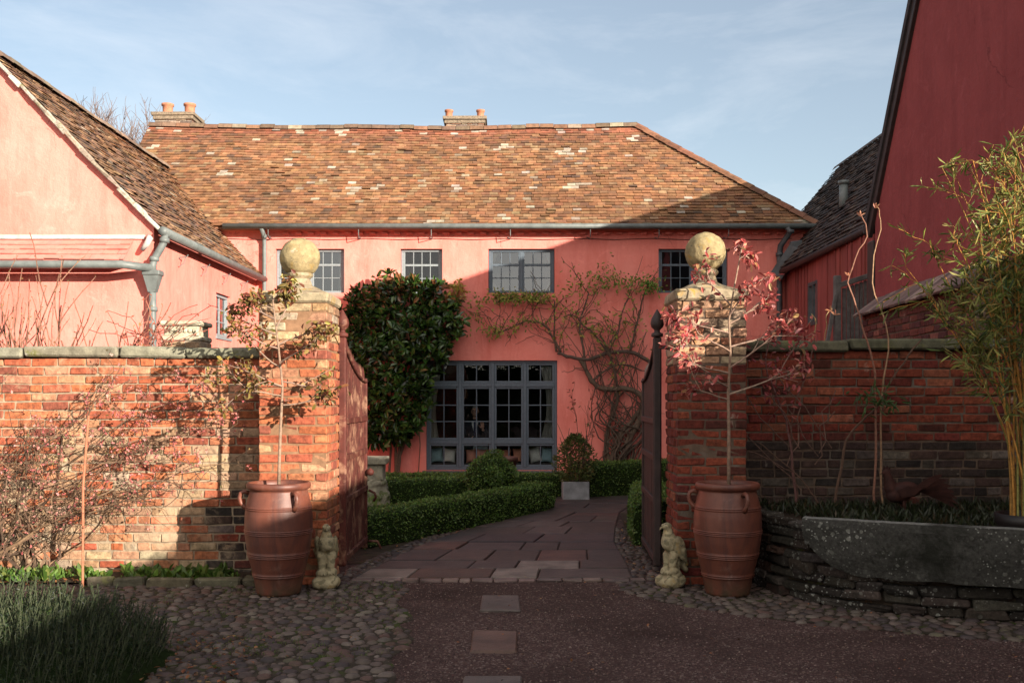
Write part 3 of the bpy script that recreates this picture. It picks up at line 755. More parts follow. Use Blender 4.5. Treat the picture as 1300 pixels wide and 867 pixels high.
# chimneys, built against the ridge
def chimney(cx, cy, w, d, z0, z1, pots, label, ph=.30, pr=.12):
    c = MB()
    cf = lambda p: hsv(pick([((.25,.14,.09),3),((.20,.11,.07),3),((.28,.20,.14),2),((.14,.10,.08),1.5)]), .25, .06)
    o = Vector((cx-w/2, cy-d/2, z0))
    c.box((cx-w/2+.015, cy-d/2+.015, z0), (cx+w/2-.015, cy+d/2-.015, z1-.02), (.36,.31,.26))
    bricks(c, o, X_, -Y_, w, z1-z0, cf, depth=.05); bricks(c, o+X_*w, Y_, X_, d, z1-z0, cf, depth=.05); bricks(c, o+Y_*d, -Y_, -X_, d, z1-z0, cf, depth=.05)
    for k, e in ((0, .05), (1, .02)):
        zt = z1 - k*.08
        c.cbox(Vector((cx, cy, zt)), X_, Y_, Z_, w+2*e+.02, d+2*e+.02, .075, .008, .006, (.22,.17,.12))
    ch = c.build('chimney', BRICK, house); ch['label'] = label
    for px_ in pots:
        q = MB(); q.lathe([(pr*1.05, z1), (pr*1.0, z1+.06), (pr*.92, z1+ph*.5), (pr*.95, z1+ph*.82), (pr*1.15, z1+ph*.86), (pr*1.15, z1+ph), (pr*.8, z1+ph), (pr*.75, z1+ph*.6)], (px_, cy, 0), 20)
        q.build('chimney_pot', POTCLAY, ch, smooth=True)
ycl = 21.75
chimney((226-650)/F*ycl, ycl, 47/F*ycl, .62, 6.6, EYE+(505-150)/F*ycl, [(213-650)/F*ycl, (241-650)/F*ycl], 'broad brick chimney at the left end of the ridge', .30, .115)
ycm = 22.4
chimney((591-650)/F*ycm, ycm, 48/F*ycm, .6, 6.9, EYE+(505-155)/F*ycm, [(570-650)/F*ycm, (610-650)/F*ycm], 'low brick chimney behind the middle of the ridge', .26, .085)

# ------------------------------------------------------------------ left wing
WX, WY = -4.89, 13.6
wing = empty('cottage_wing', (-7, 15, 0), 'pale pink gabled wing with brown tiled roof at the left of the courtyard', 'house')
GEX, GEZ, TANP, RX = -4.74, 3.80, 1.03, -7.05
RZW = GEZ + (GEX-RX)*TANP
mb = MB()
sw = (16.46, 17.28, fz(428, 16.8), fz(371, 16.46))
holed_wall(mb, Vector((WX, WY, -.05)), Y_, X_, YF-WY+.1, 3.94, [(sw[0]-WY, sw[1]-WY, sw[2]+.05, sw[3]+.05)], .09)
LX = 2*RX-WX
mb.poly([(LX,WY,-.05),(WX,WY,-.05),(WX,WY,GEZ+.12),(RX,WY,RZW-.03),(LX,WY,GEZ+.12)])
mb.poly([(LX,YF,-.05),(LX,WY,-.05),(LX,WY,3.7),(LX,YF,3.7)])
mb.build('wall', PINK, wing)
window(wing, Vector((WX-.045, sw[0]+.004, sw[2]+.004)), Y_, X_, sw[1]-sw[0]-.008, sw[3]-sw[2]-.008, 2, 3, FRAMEW, GLASSU, 1, None, .05, .022)
mb = MB()
mb.box((LX+.1, WY+.1, .01), (WX-.7, YF-.1, 3.5)); mb.build('interior', ROOM, wing)
brn = [((.207,.122,.077),5),((.171,.099,.068),4),((.252,.144,.081),3),((.126,.081,.063),3),((.297,.180,.099),2),((.090,.068,.054),1.3),((.342,.288,.225),.5)]
def wingcol(p, t):
    c = pick(brn); q = min(1, max(0, (p.y-14.2)/4.5 + noise.noise((p.x*.6,p.y*.8,2))*.5))
    if rnd() < q*.75: c = pick(orc)
    k = .98 - .22*max(0, noise.noise((p.x*.8, p.y*.9, 3)))
    return hsv((c[0]*k,c[1]*k,c[2]*k), .22, .06)
mb = MB()
Lw = math.hypot(GEX-RX, RZW-GEZ); vW = Vector((RX-GEX, 0, RZW-GEZ))/Lw; nW = Vector((vW.z, 0, -vW.x))
y0v = WY-.06
tiles(mb, Vector((GEX-.02, y0v, GEZ)), Y_, vW, nW, Lw, lambda v: (0 - .02*math.sin(v*2.2), 21.6-y0v), brn, colfn=wingcol, jit=1.3)
mb.poly([(GEX-.02,y0v,GEZ),(GEX-.02,21.6,GEZ),(RX,21.6,RZW),(RX,y0v,RZW)], (.14,.09,.06))
mb.poly([(2*RX-GEX,21.6,GEZ),(2*RX-GEX,y0v,GEZ),(RX,y0v,RZW),(RX,21.6,RZW)], (.14,.09,.06))
roof = mb.build('roof', TILE, wing)
mb = MB(); y = y0v
while y < 21.4:
    h = U(-.01,.01)
    pts = [(RX+.13, y, RZW-.03+h), (RX+.08, y, RZW+.05+h), (RX, y, RZW+.075+h), (RX-.08, y, RZW+.05+h), (RX-.13, y, RZW-.03+h)]
    vs = pts + [(p[0], y+.29, p[2]) for p in pts]
    mb.faces(vs, [(i,i+1,i+6,i+5) for i in range(4)] + [(4,3,2,1,0),(5,6,7,8,9)], hsv((.2,.14,.10), .3, .06)); y += .3
mb.build('ridge_tiles', TILE, roof)
# mortared verge: short irregular undercloak slabs up the rake
mb = MB(); k = 0
while k < Lw:
    l = U(.16, .34); p = Vector((GEX-.02, y0v+.03, GEZ-.045)) + vW*(k+l/2)
    mb.cbox(p + nW*U(-.012, .008), vW, Y_, nW, l*1.03, .15, U(.05,.075), .012, .01, hsv(pick([((.42,.37,.31),4),((.50,.46,.40),2),((.30,.24,.19),2)]), .2, .04)); k += l
mb.build('verge', COPE, wing)
gutter([(GEX+.03, 13.42, GEZ-.05), (GEX+.03, YF-.05, GEZ-.05)], wing, METAL, .06)
mb = MB(); mb.box((LX, WY-.03, 3.665), (WX-.12, WY+.02, 3.72)); mb.build('white_band', WHITEP, wing)
mb = MB(); pv = Vector((0, -.32, -.30)).normalized()
tiles(mb, Vector((LX, WY-.34, 3.33)), X_, -pv, Vector((0, -.68, .73)), .44, lambda v: (0, WX-.28-LX), brn, w=.2, g=.11, colfn=lambda p, t: hsv((.62,.20,.16), .05, .02))
mb.poly([(LX,WY-.34,3.33),(WX-.28,WY-.34,3.33),(WX-.28,WY,3.64),(LX,WY,3.64)], (.5,.16,.13)); mb.poly([(WX-.28,WY-.34,3.33),(WX-.28,WY,3.3),(WX-.28,WY,3.64)], (.55,.22,.18))
mb.poly([(LX,WY,3.31),(WX-.28,WY,3.31),(WX-.28,WY-.34,3.325),(LX,WY-.34,3.325)], (.5,.2,.17))
mb.build('pent_roof', vmat('limewashed_tile', .9, .2, 12, 40, .3), wing)
gutter([(LX, WY-.38, 3.27), (WX-.28, WY-.38, 3.27), (WX+.02, WY-.16, 3.25)], wing, METAL, .055)
pcx, pcy = WX+.02, WY-.10
pipe([(GEX+.03, 13.50, GEZ-.09), (GEX+.03, 13.50, GEZ-.17), (GEX-.02, 13.5, GEZ-.27), (pcx+.02, pcy, GEZ-.42), (pcx, pcy, GEZ-.5), (pcx, pcy, 3.2)], wing, METAL, .05)
mb = MB(); mb.cbox(Vector((pcx,pcy,3.19)), X_, Y_, Z_, .24, .20, .07, .01)
vs = [(pcx+a*.105, pcy+b*.085, 3.155) for a, b in ((-1,-1),(1,-1),(1,1),(-1,1))] + [(pcx+a*.05, pcy+b*.05, 2.93) for a, b in ((-1,-1),(1,-1),(1,1),(-1,1))]
mb.faces(vs, [(0,1,5,4),(1,2,6,5),(2,3,7,6),(3,0,4,7),(4,5,6,7)]); mb.build('hopper', METAL, wing)
pipe([(pcx,pcy,2.95),(pcx,pcy,2.7),(pcx,pcy,2.3),(pcx,pcy,1.2),(pcx,pcy,.03)], wing, METAL, .05)
mb = MB()                                                   # scroll of lead and iron gutter stays
mb.tube([(WX-.06, WY-.05, 3.70), (WX-.02, WY-.1, 3.66), (WX-.05, WY-.13, 3.58), (WX-.12, WY-.11, 3.5)], [.03,.045,.04,.03], 8)
mb.build('lead_flashing', WHITEP, wing, smooth=True)
for yy in (14.6, 15.65, 16.8, 17.9):
    m = MB(); m.tube([(WX, yy, 3.55), (WX+.13, yy, 3.57), (WX+.14, yy, 3.6)], .009, 5); m.tube([(WX+.11, yy, 3.57), (WX+.08, yy, 3.47), (WX+.02, yy-.03, 3.42)], .007, 5)
    m.build('gutter_stay', METAL, wing)

# ------------------------------------------------------------------ barn at the right
barn = empty('barn', (6, 16, 0), 'red boarded barn with dark tiled roof running back at the right', 'barn')
BE = Vector((5.06, 9.0, 3.92)); BRX, BRZ = 7.36, 6.66
mb = MB()
y = 11.5; bx = lambda yy: 5.26 + (yy-19)*.045
while y < 20.4:
    l = U(.17,.25); xa = bx(y)
    if not (16.72 < y+l/2 < 17.22):
        mb.box((xa-U(.02,.03), y, .02), (xa+.02, y+l-.008, 3.86), hsv((.27,.062,.053), .12, .03))
    else:
        mb.box((xa-.025, y, .02), (xa+.02, y+l-.008, 2.76), hsv((.27,.062,.053), .12, .03)); mb.box((xa-.025, y, 3.46), (xa+.02, y+l-.008, 3.86), hsv((.27,.062,.053), .12, .03))
    if rnd() < .7: mb.box((xa-.045, y+l-.03, .02), (xa-.015, y+l+.02, 3.84), hsv((.26,.058,.05), .12, .03)) if not 16.5 < y+l < 17.25 else None
    y += l
mb.poly([(5.36,9,.0),(5.36,22.2,.0),(5.36,22.2,3.9),(5.36,9,3.9)], (.10,.03,.03))
mb.poly([(5.36,22.2,0),(9.4,22.2,0),(9.4,22.2,3.9),(BRX,22.2,BRZ-.05),(5.36,22.2,3.9)], (.4,.11,.10))
mb.poly([(9.4,9,0),(5.36,9,0),(5.36,9,3.9),(BRX,9,BRZ-.05),(9.4,9,3.9)], (.4,.11,.10))
mb.poly([(9.4,22.2,0),(9.4,9,0),(9.4,9,3.9),(9.4,22.2,3.9)], (.4,.11,.10))
mb.build('boarded_wall', vmat('limewashed_boards', .9, .3, 9, 40, .3, coords=lambda t: geo_pos(t, (1,1,.15))), barn)
m = MB(); xa = bx(16.97)
for (a, b, c, d) in ((16.70,17.24,2.74,2.80),(16.70,17.24,3.42,3.48),(16.70,16.75,2.8,3.42),(17.19,17.24,2.8,3.42),(16.955,16.985,2.8,3.42)):
    m.box((xa-.05, a, c), (xa+.02, b, d))
fr = m.build('window', LEAD, barn); m = MB(); m.poly([(xa,16.72,2.76),(xa,17.22,2.76),(xa,17.22,3.46),(xa,16.72,3.46)]); m.build('pane', GLASS, fr)
bs = Vector((BRX-BE.x, 0, BRZ-BE.z)); Lb = bs.length; vB = bs/Lb; nB = Vector((-vB.z, 0, vB.x))
drk = [((.045,.031,.027),5),((.06,.042,.034),4),((.032,.025,.024),3),((.085,.052,.038),2),((.11,.08,.062),.9)]
mb = MB(); by1 = 22.35
def rng_b(v): return (9.0, by1)
mb_o = Vector((BE.x-.02, 0, BE.z))
# the eave line runs a touch off the ridge, so each course starts from its own line
tiles(mb, mb_o, Y_, vB, nB, Lb, rng_b, drk, w=.18, g=.12, jit=1.4, colfn=lambda p, t: hsv(pick(drk), .25, .05))
mb.poly([(BE.x-.02,9,BE.z),(BE.x-.02,by1,BE.z),(BRX,by1,BRZ),(BRX,9,BRZ)], (.06,.045,.04)); mb.poly([(BRX,9,BRZ),(BRX,by1,BRZ),(9.7,by1,3.9),(9.7,9,3.9)], (.06,.045,.04))
roof = mb.build('roof', TILED, barn)
mb = MB(); y = 9.0
while y < by1:
    pts = [(BRX+.13, y, BRZ-.03), (BRX+.08, y, BRZ+.05), (BRX, y, BRZ+.075), (BRX-.08, y, BRZ+.05), (BRX-.13, y, BRZ-.03)]
    mb.faces(pts + [(p[0], y+.29, p[2]) for p in pts], [(i,i+1,i+6,i+5) for i in range(4)], hsv((.08,.06,.055), .2)); y += .3
mb.build('ridge_tiles', TILED, roof)
pv_ = P(1060, 262, 17.3); fl = Vector((5.86, 17.6, BE.z + (5.86-BE.x)*(BRZ-BE.z)/(BRX-BE.x)))
m = MB(); m.tube([fl-Z_*.1, fl+Z_*.40], .075, 14); m.tube([fl+Z_*.40, fl+Z_*.46], .095, 14); m.build('flue', METAL, barn, smooth=True)
gutter([(BE.x-.09, 12.2, BE.z-.06), (BE.x-.02, 18.6, BE.z-.06)], barn, DARKIRON, .055)
mb = MB()                                                   # broad lead box gutter where barn meets house
mb.bar((5.30, 18.55, 4.30), (4.98, 18.75, 3.78), .10, .26); mb.bar((5.2,18.6,4.33), (5.42,18.6,4.36), .12, .16)
mb.build('lead_flashing', LEAD, barn)

# ------------------------------------------------------------------ tall gable at the right
GX = 4.37
gab = empty('gabled_house', (GX+1, 10.4, 0), 'tall shade toned pink rendered gable with black verge at the right edge', 'house')
# gable outline in the plane x=GX : (y,z)
prof = [(11.98,0.0),(11.98,3.76),(10.45,6.14),(10.25,6.22),(8.42,4.98),(8.42,0.0)]
DX = 2.1
mb = MB()
mb.poly([(GX,y,z) for y, z in prof][::-1]); mb.poly([(GX+DX,y,z) for y, z in prof])
for (a, b) in zip(prof, prof[1:]): mb.poly([(GX,*a),(GX+DX,*a),(GX+DX,*b),(GX,*b)])
mb.build('wall', PINK_SHADE, gab)
mb = MB()
top = [(12.16,3.50),(10.50,6.20),(10.25,6.31),(8.36,5.05)]
for (a, b) in zip(top, top[1:]):
    A0, B0 = Vector((0,*a)), Vector((0,*b)); d = (B0-A0).normalized(); nn = Vector((0,-d.z,d.y)); nn = nn if nn.z > 0 else -nn
    for (x0, x1, h0, h1) in ((GX-.07, GX+DX, .0, .07),):
        p = [A0+nn*h0, B0+nn*h0, B0+nn*h1, A0+nn*h1]
        vs = [Vector((x0,q.y,q.z)) for q in p] + [Vector((x1,q.y,q.z)) for q in p]
        mb.faces(vs, [(0,1,2,3),(7,6,5,4),(0,4,5,1),(1,5,6,2),(2,6,7,3),(3,7,4,0)], (.05,.04,.04))
mb.build('roof', TILED, gab)
mb = MB()
for (a, b) in zip(top[:3], top[1:]): mb.bar((GX-.02, a[0]-.02, a[1]-.03), (GX-.02, b[0]-.02, b[1]-.03), .05, .13)
mb.build('bargeboard', DARKIRON, gab)
m = MB(); m.cbox(Vector((GX+.06, 12.10, 1.7)), X_, Y_, Z_, .16, .2, 3.4, .01); m.build('corner_post', DARKIRON, gab)
# brick lean-to wall with tiled coping in front of the gable
lw = empty('brick_wall', (4.1, 10, 0), 'tall brick wall with sloping tiled coping below the pink gable', 'wall')
A0, B0 = Vector((4.22, 12.0, 0)), Vector((4.02, 8.70, 0)); dv = (B0-A0); LL = dv.length; dv = dv/LL; nv = Vector((dv.y, -dv.x, 0))
if nv.x > 0: nv = -nv
mb = MB(); redc = [((.136,.036,.028),4),((.170,.047,.032),4),((.102,.032,.029),3),((.212,.076,.055),1.5)]
bricks(mb, A0, dv, nv, LL, 2.5, lambda p: hsv(pick(redc), .22, .05), depth=.08)
mb.build('brickwork', BRICK, lw)
mb = MB(); q = [A0-nv*-.0-nv*.012, B0-nv*.012, B0-nv*.22, A0-nv*.22]
vs = [Vector((p.x,p.y,0)) for p in q] + [Vector((p.x,p.y,2.49)) for p in q]
mb.faces(vs, [(0,1,5,4),(1,2,6,5),(2,3,7,6),(3,0,4,7),(4,5,6,7)]); mb.build('mortar', MORTAR, lw)
mb = MB(); k = 0
while k < LL:
    l = .17; p = A0 + dv*(k+l/2) + Z_*2.60 + nv*-.06
    up = (Z_*.8+nv*.6).normalized(); out = dv.cross(up); 
    mb.cbox(p, dv, out, up, l-.006, .42, .035, .006, .005, hsv(pick([((.20,.13,.11),3),((.15,.10,.09),3),((.26,.19,.16),1)]), .2)); k += l
mb.build('coping', TILED, lw)
# slatted gate standing against the barn
gt = empty('slatted_gate', (4.72, 13.6, 0), 'tall grey slatted wooden gate standing before the boarded barn', 'gate')
gy_ = 13.5; xa, xb = (1070-650)/F*gy_, (1113-650)/F*gy_
za, zb = EYE+(505-362)/F*gy_, EYE+(505-347)/F*gy_
m = MB(); n = 8
for i in range(n):
    t = (i+.5)/n; x = xa+(xb-xa)*t; m.cbox(Vector((x, gy_+.03, (za+(zb-za)*t)/2)), X_, Y_, Z_, .045, .03, za+(zb-za)*t-.1, .004, .003)
m.build('slats', WOODG, gt)
m = MB(); m.bar((xa-.04, gy_, za), (xb, gy_, zb), .06, .07); m.build('rail', WOODG, gt); m = MB(); m.bar((xa-.04, gy_-.004, za-1.1), (xb, gy_-.004, za-1.0), .05, .07); m.build('rail', WOODG, gt)
for x, h in ((xa-.07, za+.13), (xb-.02, zb+.02)):
    m = MB(); m.cbox(Vector((x, gy_+.02, h/2)), X_, Y_, Z_, .09, .09, h, .01); m.build('post', WOODG, gt)
m = MB(); m.bar((xa-.35, gy_-.02, 1.5), (xa-.1, gy_-.02, 2.9), .05, .05); m.build('prop', WOODG, gt)
# outbuilding beside the drive: stands right of the view and shades the yard
ob = empty('outbuilding', (6, 0, 0), 'long brick outbuilding along the drive beyond the right edge of the view', 'building')
m = MB(); m.poly([(5,-9,0),(5,8.40,0),(5,8.40,2.93),(5,-9,2.93)]); m.poly([(5,8.40,0),(7.4,8.40,0),(7.4,8.40,2.95),(6.2,8.40,3.42),(5,8.40,2.93)]); m.poly([(7.4,-9,0),(5,-9,0),(5,-9,2.93),(6.2,-9,3.42),(7.4,-9,2.95)]); m.poly([(7.4,8.4,0),(7.4,-9,0),(7.4,-9,2.95),(7.4,8.4,2.95)])
m.build('wall', plain('outbuilding_brick', (.16,.06,.045), .95, .3, 12, .3), ob)
m = MB(); m.faces([(4.85,-9.2,2.95),(4.85,8.40,2.95),(6.2,8.40,3.46),(6.2,-9.2,3.46),(7.6,8.40,2.95),(7.6,-9.2,2.95)], [(0,1,2,3),(3,2,4,5)], (.06,.045,.04)); m.build('roof', TILED, ob)

# ------------------------------------------------------------------ garden walls and gate pillars
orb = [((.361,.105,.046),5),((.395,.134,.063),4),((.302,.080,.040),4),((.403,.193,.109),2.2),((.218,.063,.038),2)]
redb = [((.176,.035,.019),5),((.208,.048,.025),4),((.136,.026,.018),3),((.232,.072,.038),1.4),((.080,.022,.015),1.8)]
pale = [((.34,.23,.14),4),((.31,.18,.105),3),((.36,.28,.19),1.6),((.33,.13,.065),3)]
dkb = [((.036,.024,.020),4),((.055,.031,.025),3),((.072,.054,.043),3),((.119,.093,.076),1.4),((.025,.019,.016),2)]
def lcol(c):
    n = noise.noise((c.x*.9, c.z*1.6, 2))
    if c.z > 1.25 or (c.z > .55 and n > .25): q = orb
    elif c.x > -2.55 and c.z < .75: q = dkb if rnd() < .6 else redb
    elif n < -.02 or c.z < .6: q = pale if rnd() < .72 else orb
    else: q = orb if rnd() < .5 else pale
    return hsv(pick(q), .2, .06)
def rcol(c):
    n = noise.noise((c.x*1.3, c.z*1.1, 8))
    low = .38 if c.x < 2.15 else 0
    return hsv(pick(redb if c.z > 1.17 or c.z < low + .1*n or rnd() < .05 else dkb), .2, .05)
def garden_wall(label, x0, x1, y, top, colfn, copec, bmat=None, mmat=None):
    g = empty('garden_wall', ((x0+x1)/2, y+.17, 0), label, 'wall')
    m = MB(); bricks(m, Vector((x0, y, 0)), X_, -Y_, x1-x0, top-.09, colfn, depth=.07)
    bricks(m, Vector((x1, y+.34, 0)), -X_, Y_, x1-x0, top-.09, colfn, depth=.07); m.build('brickwork', bmat or BRICK, g)
    m = MB(); m.box((x0+.01, y+.011, -.05), (x1-.01, y+.329, top-.1)); m.build('mortar', mmat or MORTAR, g)
    m = MB(); x = x0
    while x < x1:
        l = min(U(.5, .95), x1-x); 
        if l < .1: break
        m.cbox(Vector((x+l/2, y+.17+U(-.008,.008), top-.045+U(-.006,.006))), X_, Y_, Z_, l-.012, .44, .088, .016, .01, hsv(copec, .2, .04)); x += l
    m.build('coping', COPE, g); return g
BRICKL = vmat('limewashed_brick', .93, .6, 24, 60, .8, .010, [((.44,.33,.22), 1.5, .56, .74), ((.36,.24,.15), 6.0, .56, .72), ((.10,.085,.06), 4.2, .62, .72), ((.15,.15,.07), 1.9, .66, .76)])
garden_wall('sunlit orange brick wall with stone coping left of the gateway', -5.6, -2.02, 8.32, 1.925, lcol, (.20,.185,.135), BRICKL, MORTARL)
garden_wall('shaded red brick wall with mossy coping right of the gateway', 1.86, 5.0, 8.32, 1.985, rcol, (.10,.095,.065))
def pillar(label, x0, x1, y0, y1, top, ballz, br, colfn, blabel):
    g = empty('gate_pillar', ((x0+x1)/2, (y0+y1)/2, 0), label, 'pillar')
    m = MB(); H = top-.16; rows = round(H/.0745); ch = H/rows; D = y1-y0; W = x1-x0
    for r in range(rows):
        z = (r+.5)*ch; hd = r % 2
        xs = [x0]
        first = .225 if hd else .112
        xs.append(x0+first*U(.95,1.05))
        while x1 - xs[-1] > .26: xs.append(xs[-1] + .225*U(.92,1.08))
        if x1 - xs[-1] > .05: xs.append(x1)
        else: xs[-1] = x1
        d1 = .112 if hd else .225
        for a, b in zip(xs, xs[1:]):
            c = Vector(((a+b)/2, y0+d1/2+U(-.006,.006), z)); m.cbox(c, X_, Y_, Z_, b-a-.011, d1-.008, ch-.011, .007, .005, colfn(c))
        yy = y0+d1
        while yy < y1-.03:
            l = min(.225, y1-yy)
            for xx, s in ((x0, 1), (x1, -1)):
                c = Vector((xx+s*.055+U(-.005,.005), yy+l/2, z)); m.cbox(c, X_, Y_, Z_, .11, l-.011, ch-.011, .007, .005, colfn(c))
            yy += l
        c = Vector(((x0+x1)/2, y1-.05, z)); m.cbox(c, X_, Y_, Z_, W-.24, .09, ch-.011, .007, .005, colfn(c))
    m.build('brickwork', BRICK, g)
    m = MB(); m.box((x0+.011, y0+.011, -.05), (x1-.011, y1-.011, H)); m.build('mortar', MORTARP if x0 < 0 else MORTAR, g)
    cx, cy = (x0+x1)/2, (y0+y1)/2
    m = MB(); m.cbox(Vector((cx, cy, H+.045)), X_, Y_, Z_, W+.025, D+.025, .09, .016, .008)
    # weathered pyramidal top rising to a moulded neck
    hw, hd_ = (W+.005)/2, (D+.005)/2; zt = H+.092
    lv = [(1.0, 0), (.78, .022), (.52, .045), (.36, .075), (.29, .13)]
    rings = []
    for s, dz in lv:
        for k in range(16):
            a = 2*math.pi*(k+.5)/16; rr = .93/max(abs(math.cos(a)), abs(math.sin(a))) if s > .6 else 1.0+ (0 if s < .5 else .15)
            rings.append((cx+math.cos(a)*hw*s*min(1.3, rr), cy+math.sin(a)*hd_*s*min(1.3, rr), zt+dz))
    m.faces(rings, [(i*16+k, i*16+(k+1)%16, (i+1)*16+(k+1)%16, (i+1)*16+k) for i in range(4) for k in range(16)])
    m.lathe([(.085, zt+.13), (.105, zt+.15), (.11, zt+.165), (.09, zt+.185), (.08, zt+.22), (.085, ballz-br*.93)], (cx, cy, 0), 20)
    for f in range(len(m.c)): m.c[f] = hsv((.31,.25,.165), .05, .02)
    m.build('cap', STONE, g)
    def bc(p): return (.30,.235,.125)
    organic_ball = MB()
    b = organic('stone_ball', [('e', (cx, cy, ballz), (br, br, br))], .012, STONE, g, None, bc, .004, 2)
    b['label'] = blabel
    return g
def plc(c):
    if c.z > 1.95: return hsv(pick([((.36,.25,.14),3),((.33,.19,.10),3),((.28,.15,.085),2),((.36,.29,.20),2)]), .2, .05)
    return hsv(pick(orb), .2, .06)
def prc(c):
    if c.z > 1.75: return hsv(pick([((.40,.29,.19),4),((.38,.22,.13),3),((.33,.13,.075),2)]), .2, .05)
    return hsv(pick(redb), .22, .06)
pillar('sunlit square brick gate pillar with ball finial left of the gateway', -2.03, -1.475, 7.95, 8.51, 2.42, 2.655, .166, plc, 'round yellowish stone ball')
pillar('mostly shaded red brick gate pillar with ball finial right of the gateway', 1.315, 1.88, 7.95, 8.51, 2.44, 2.70, .168, prc, 'round grey lichened stone ball')
# low stone kerb under the left wall
m = MB(); x = -3.4
kb = empty('stone_kerb', (-2.7, 7.93, 0), 'low mossy stone kerb edging the bed under the left wall', 'kerb')
while x < -2.0:
    l = U(.22,.38); m.cbox(Vector((x+l/2, 7.93+.02*math.sin(x*5), .03)), X_, Y_, Z_, l-.015, .09, .09, .015, .01, hsv((.10,.085,.058), .25, .05)); x += l
m.build('stones', COPE, kb)
# pier with a carved stone planter behind the left wall
sp = empty('stone_planter', (-3.04, 9.3, 0), 'carved pale stone planter on a brick pier behind the left wall', 'planter')
m = MB()
bricks(m, Vector((-3.22, 9.12, 0)), X_, -Y_, .36, 2.02, lambda c: hsv(pick(pale), .2), depth=.1); bricks(m, Vector((-2.86, 9.12, 0)), Y_, X_, .36, 2.02, lambda c: hsv(pick(pale), .2), depth=.1)
m.box((-3.21,9.13,0),(-2.87,9.48,2.02), (.35,.3,.24)); m.build('pier', BRICK, sp)
m = MB(); m.cbox(Vector((-3.04,9.3,2.045)), X_, Y_, Z_, .37, .37, .05, .012); m.cbox(Vector((-3.04,9.3,2.115)), X_, Y_, Z_, .32, .32, .10, .01); m.cbox(Vector((-3.04,9.3,2.185)), X_, Y_, Z_, .38, .38, .045, .014)
for k in range(7):
    x = -3.17+k*.043; m.lathe([(.0,.02),(.016,.014),(.02,0),(.016,-.014),(0,-.02)], (x, 9.138, 2.115), 6)
for i in range(len(m.c)): m.c[i] = (.42,.38,.28)
m.build('trough', STONE, sp)
# mossy pier inside the gate
mp_ = empty('stone_pier', (-1.72, 12.4, 0), 'short mossy stone pier with square slab top behind the left gate', 'pier')
m = MB(); m.cbox(Vector((-1.72,12.4,.72)), X_, Y_, Z_, .34, .34, .09, .012, .006, (.26,.24,.18)); m.cbox(Vector((-1.72,12.4,.58)), X_, Y_, Z_, .26, .26, .2, .012, .006, (.26,.24,.18)); m.build('slab_top', STONE, mp_)
organic('base_stone', [('e', (-1.72,12.4,.24), (.20,.19,.26)), ('e', (-1.70,12.38,.44), (.15,.15,.10))], .02, vmat('mossy_rock', .95, .5, 10, 60, .6, .01, [((.07,.10,.02), 6, .48, .6)]), mp_, None, lambda p: (.24,.22,.16), .02)

# ------------------------------------------------------------------ iron gates
def make_gate(mat, label):
    g = empty('iron_gate', (0, 0, 0), label, 'gate')
    L_ = 1.22; Hh = 2.02
    m = MB(); m.cbox(Vector((0, 0, Hh/2+.03)), X_, Y_, Z_, .07, .07, Hh-.06, .012); m.build('hinge_post', mat, g)
    m = MB(); m.lathe([(.035,Hh),(.05,Hh+.005),(.05,Hh+.03),(.026,Hh+.042),(.024,Hh+.06),(.05,Hh+.085),(.058,Hh+.115),(.05,Hh+.155),(.026,Hh+.20),(.006,Hh+.235),(.0,Hh+.24)], (0,0,0), 16); m.build('finial', mat, g, smooth=True)
    m = MB(); m.cbox(Vector((0, L_, .86)), X_, Y_, Z_, .05, .05, 1.66, .008); m.build('end_post', mat, g)
    ztop = lambda y: 1.66 + .30*max(0, 1-y/L_)**2.0
    m = MB()
    n = 17
    for i in range(n):
        y = .07 + (L_-.12)*(i+.5)/n
        m.cbox(Vector((U(-.002,.002), y, (.10+.98)/2)), X_, Y_, Z_, .018, (L_-.12)/n-.004, .88, .003, .0015)
    m.build('lower_panel', mat, g)
    for i in range(n):
        y = .07 + (L_-.12)*(i+.5)/n; zt = ztop(y) + .055 + U(-.008,.008)
        b = MB(); b.cbox(Vector((0, y, (.99+zt)/2)), X_, Y_, Z_, .018, .046, zt-.99, .003)
        b.faces([(-.009,y-.025,zt),(.009,y-.025,zt),(.009,y+.025,zt),(-.009,y+.025,zt),(0,y,zt+.085)], [(0,1,4),(1,2,4),(2,3,4),(3,0,4)])
        b.build('bar', mat, g)
    m = MB(); m.tube([(0.02, .03+(L_-.03)*k/14, ztop(.03+(L_-.03)*k/14)) for k in range(15)], .016, 8); m.build('curved_rail', mat, g, smooth=True)
    m = MB(); m.tube([(-0.02, .03+(L_-.03)*k/14, ztop(.03+(L_-.03)*k/14)) for k in range(15)], .016, 8); m.build('curved_rail', mat, g, smooth=True)
    for z in (.12, .62, .985, 1.30):
        for sx_ in (.018, -.018): m = MB(); m.bar((sx_, .035, z), (sx_, L_, z), .03, .05); m.build('rail', mat, g)
    m = MB(); m.tube([(.045, L_-.03, .60), (.10, L_-.02, .57), (.115, L_-.02, .53), (.09, L_-.02, .49)], .012, 8); m.build('latch', mat, g, smooth=True)
    m = MB(); m.lathe([(0,.82),(.028,.80),(.04,.78),(.03,.75),(0,.74)], (.06, L_-.04, 0), 12); m.build('knob', mat, g, smooth=True)
    m = MB(); m.tube([(.04, L_+.0, .10), (.12, L_+.04, .09), (.15, L_+.06, .02)], .012, 8); m.build('drop_bolt', mat, g)
    return g
g1 = make_gate(RUST, 'rust red iron gate leaf standing open on the left side of the path')
g2 = dup(g1, (1.245, 8.54, 0), R(-2.5), 'dark iron gate leaf standing open on the right side of the path', 'open iron gate leaves')
g1['group'] = 'open iron gate leaves'; g1.location = (-1.455, 8.54, 0); g1.rotation_euler = (0, 0, R(-.5))
seen = {}
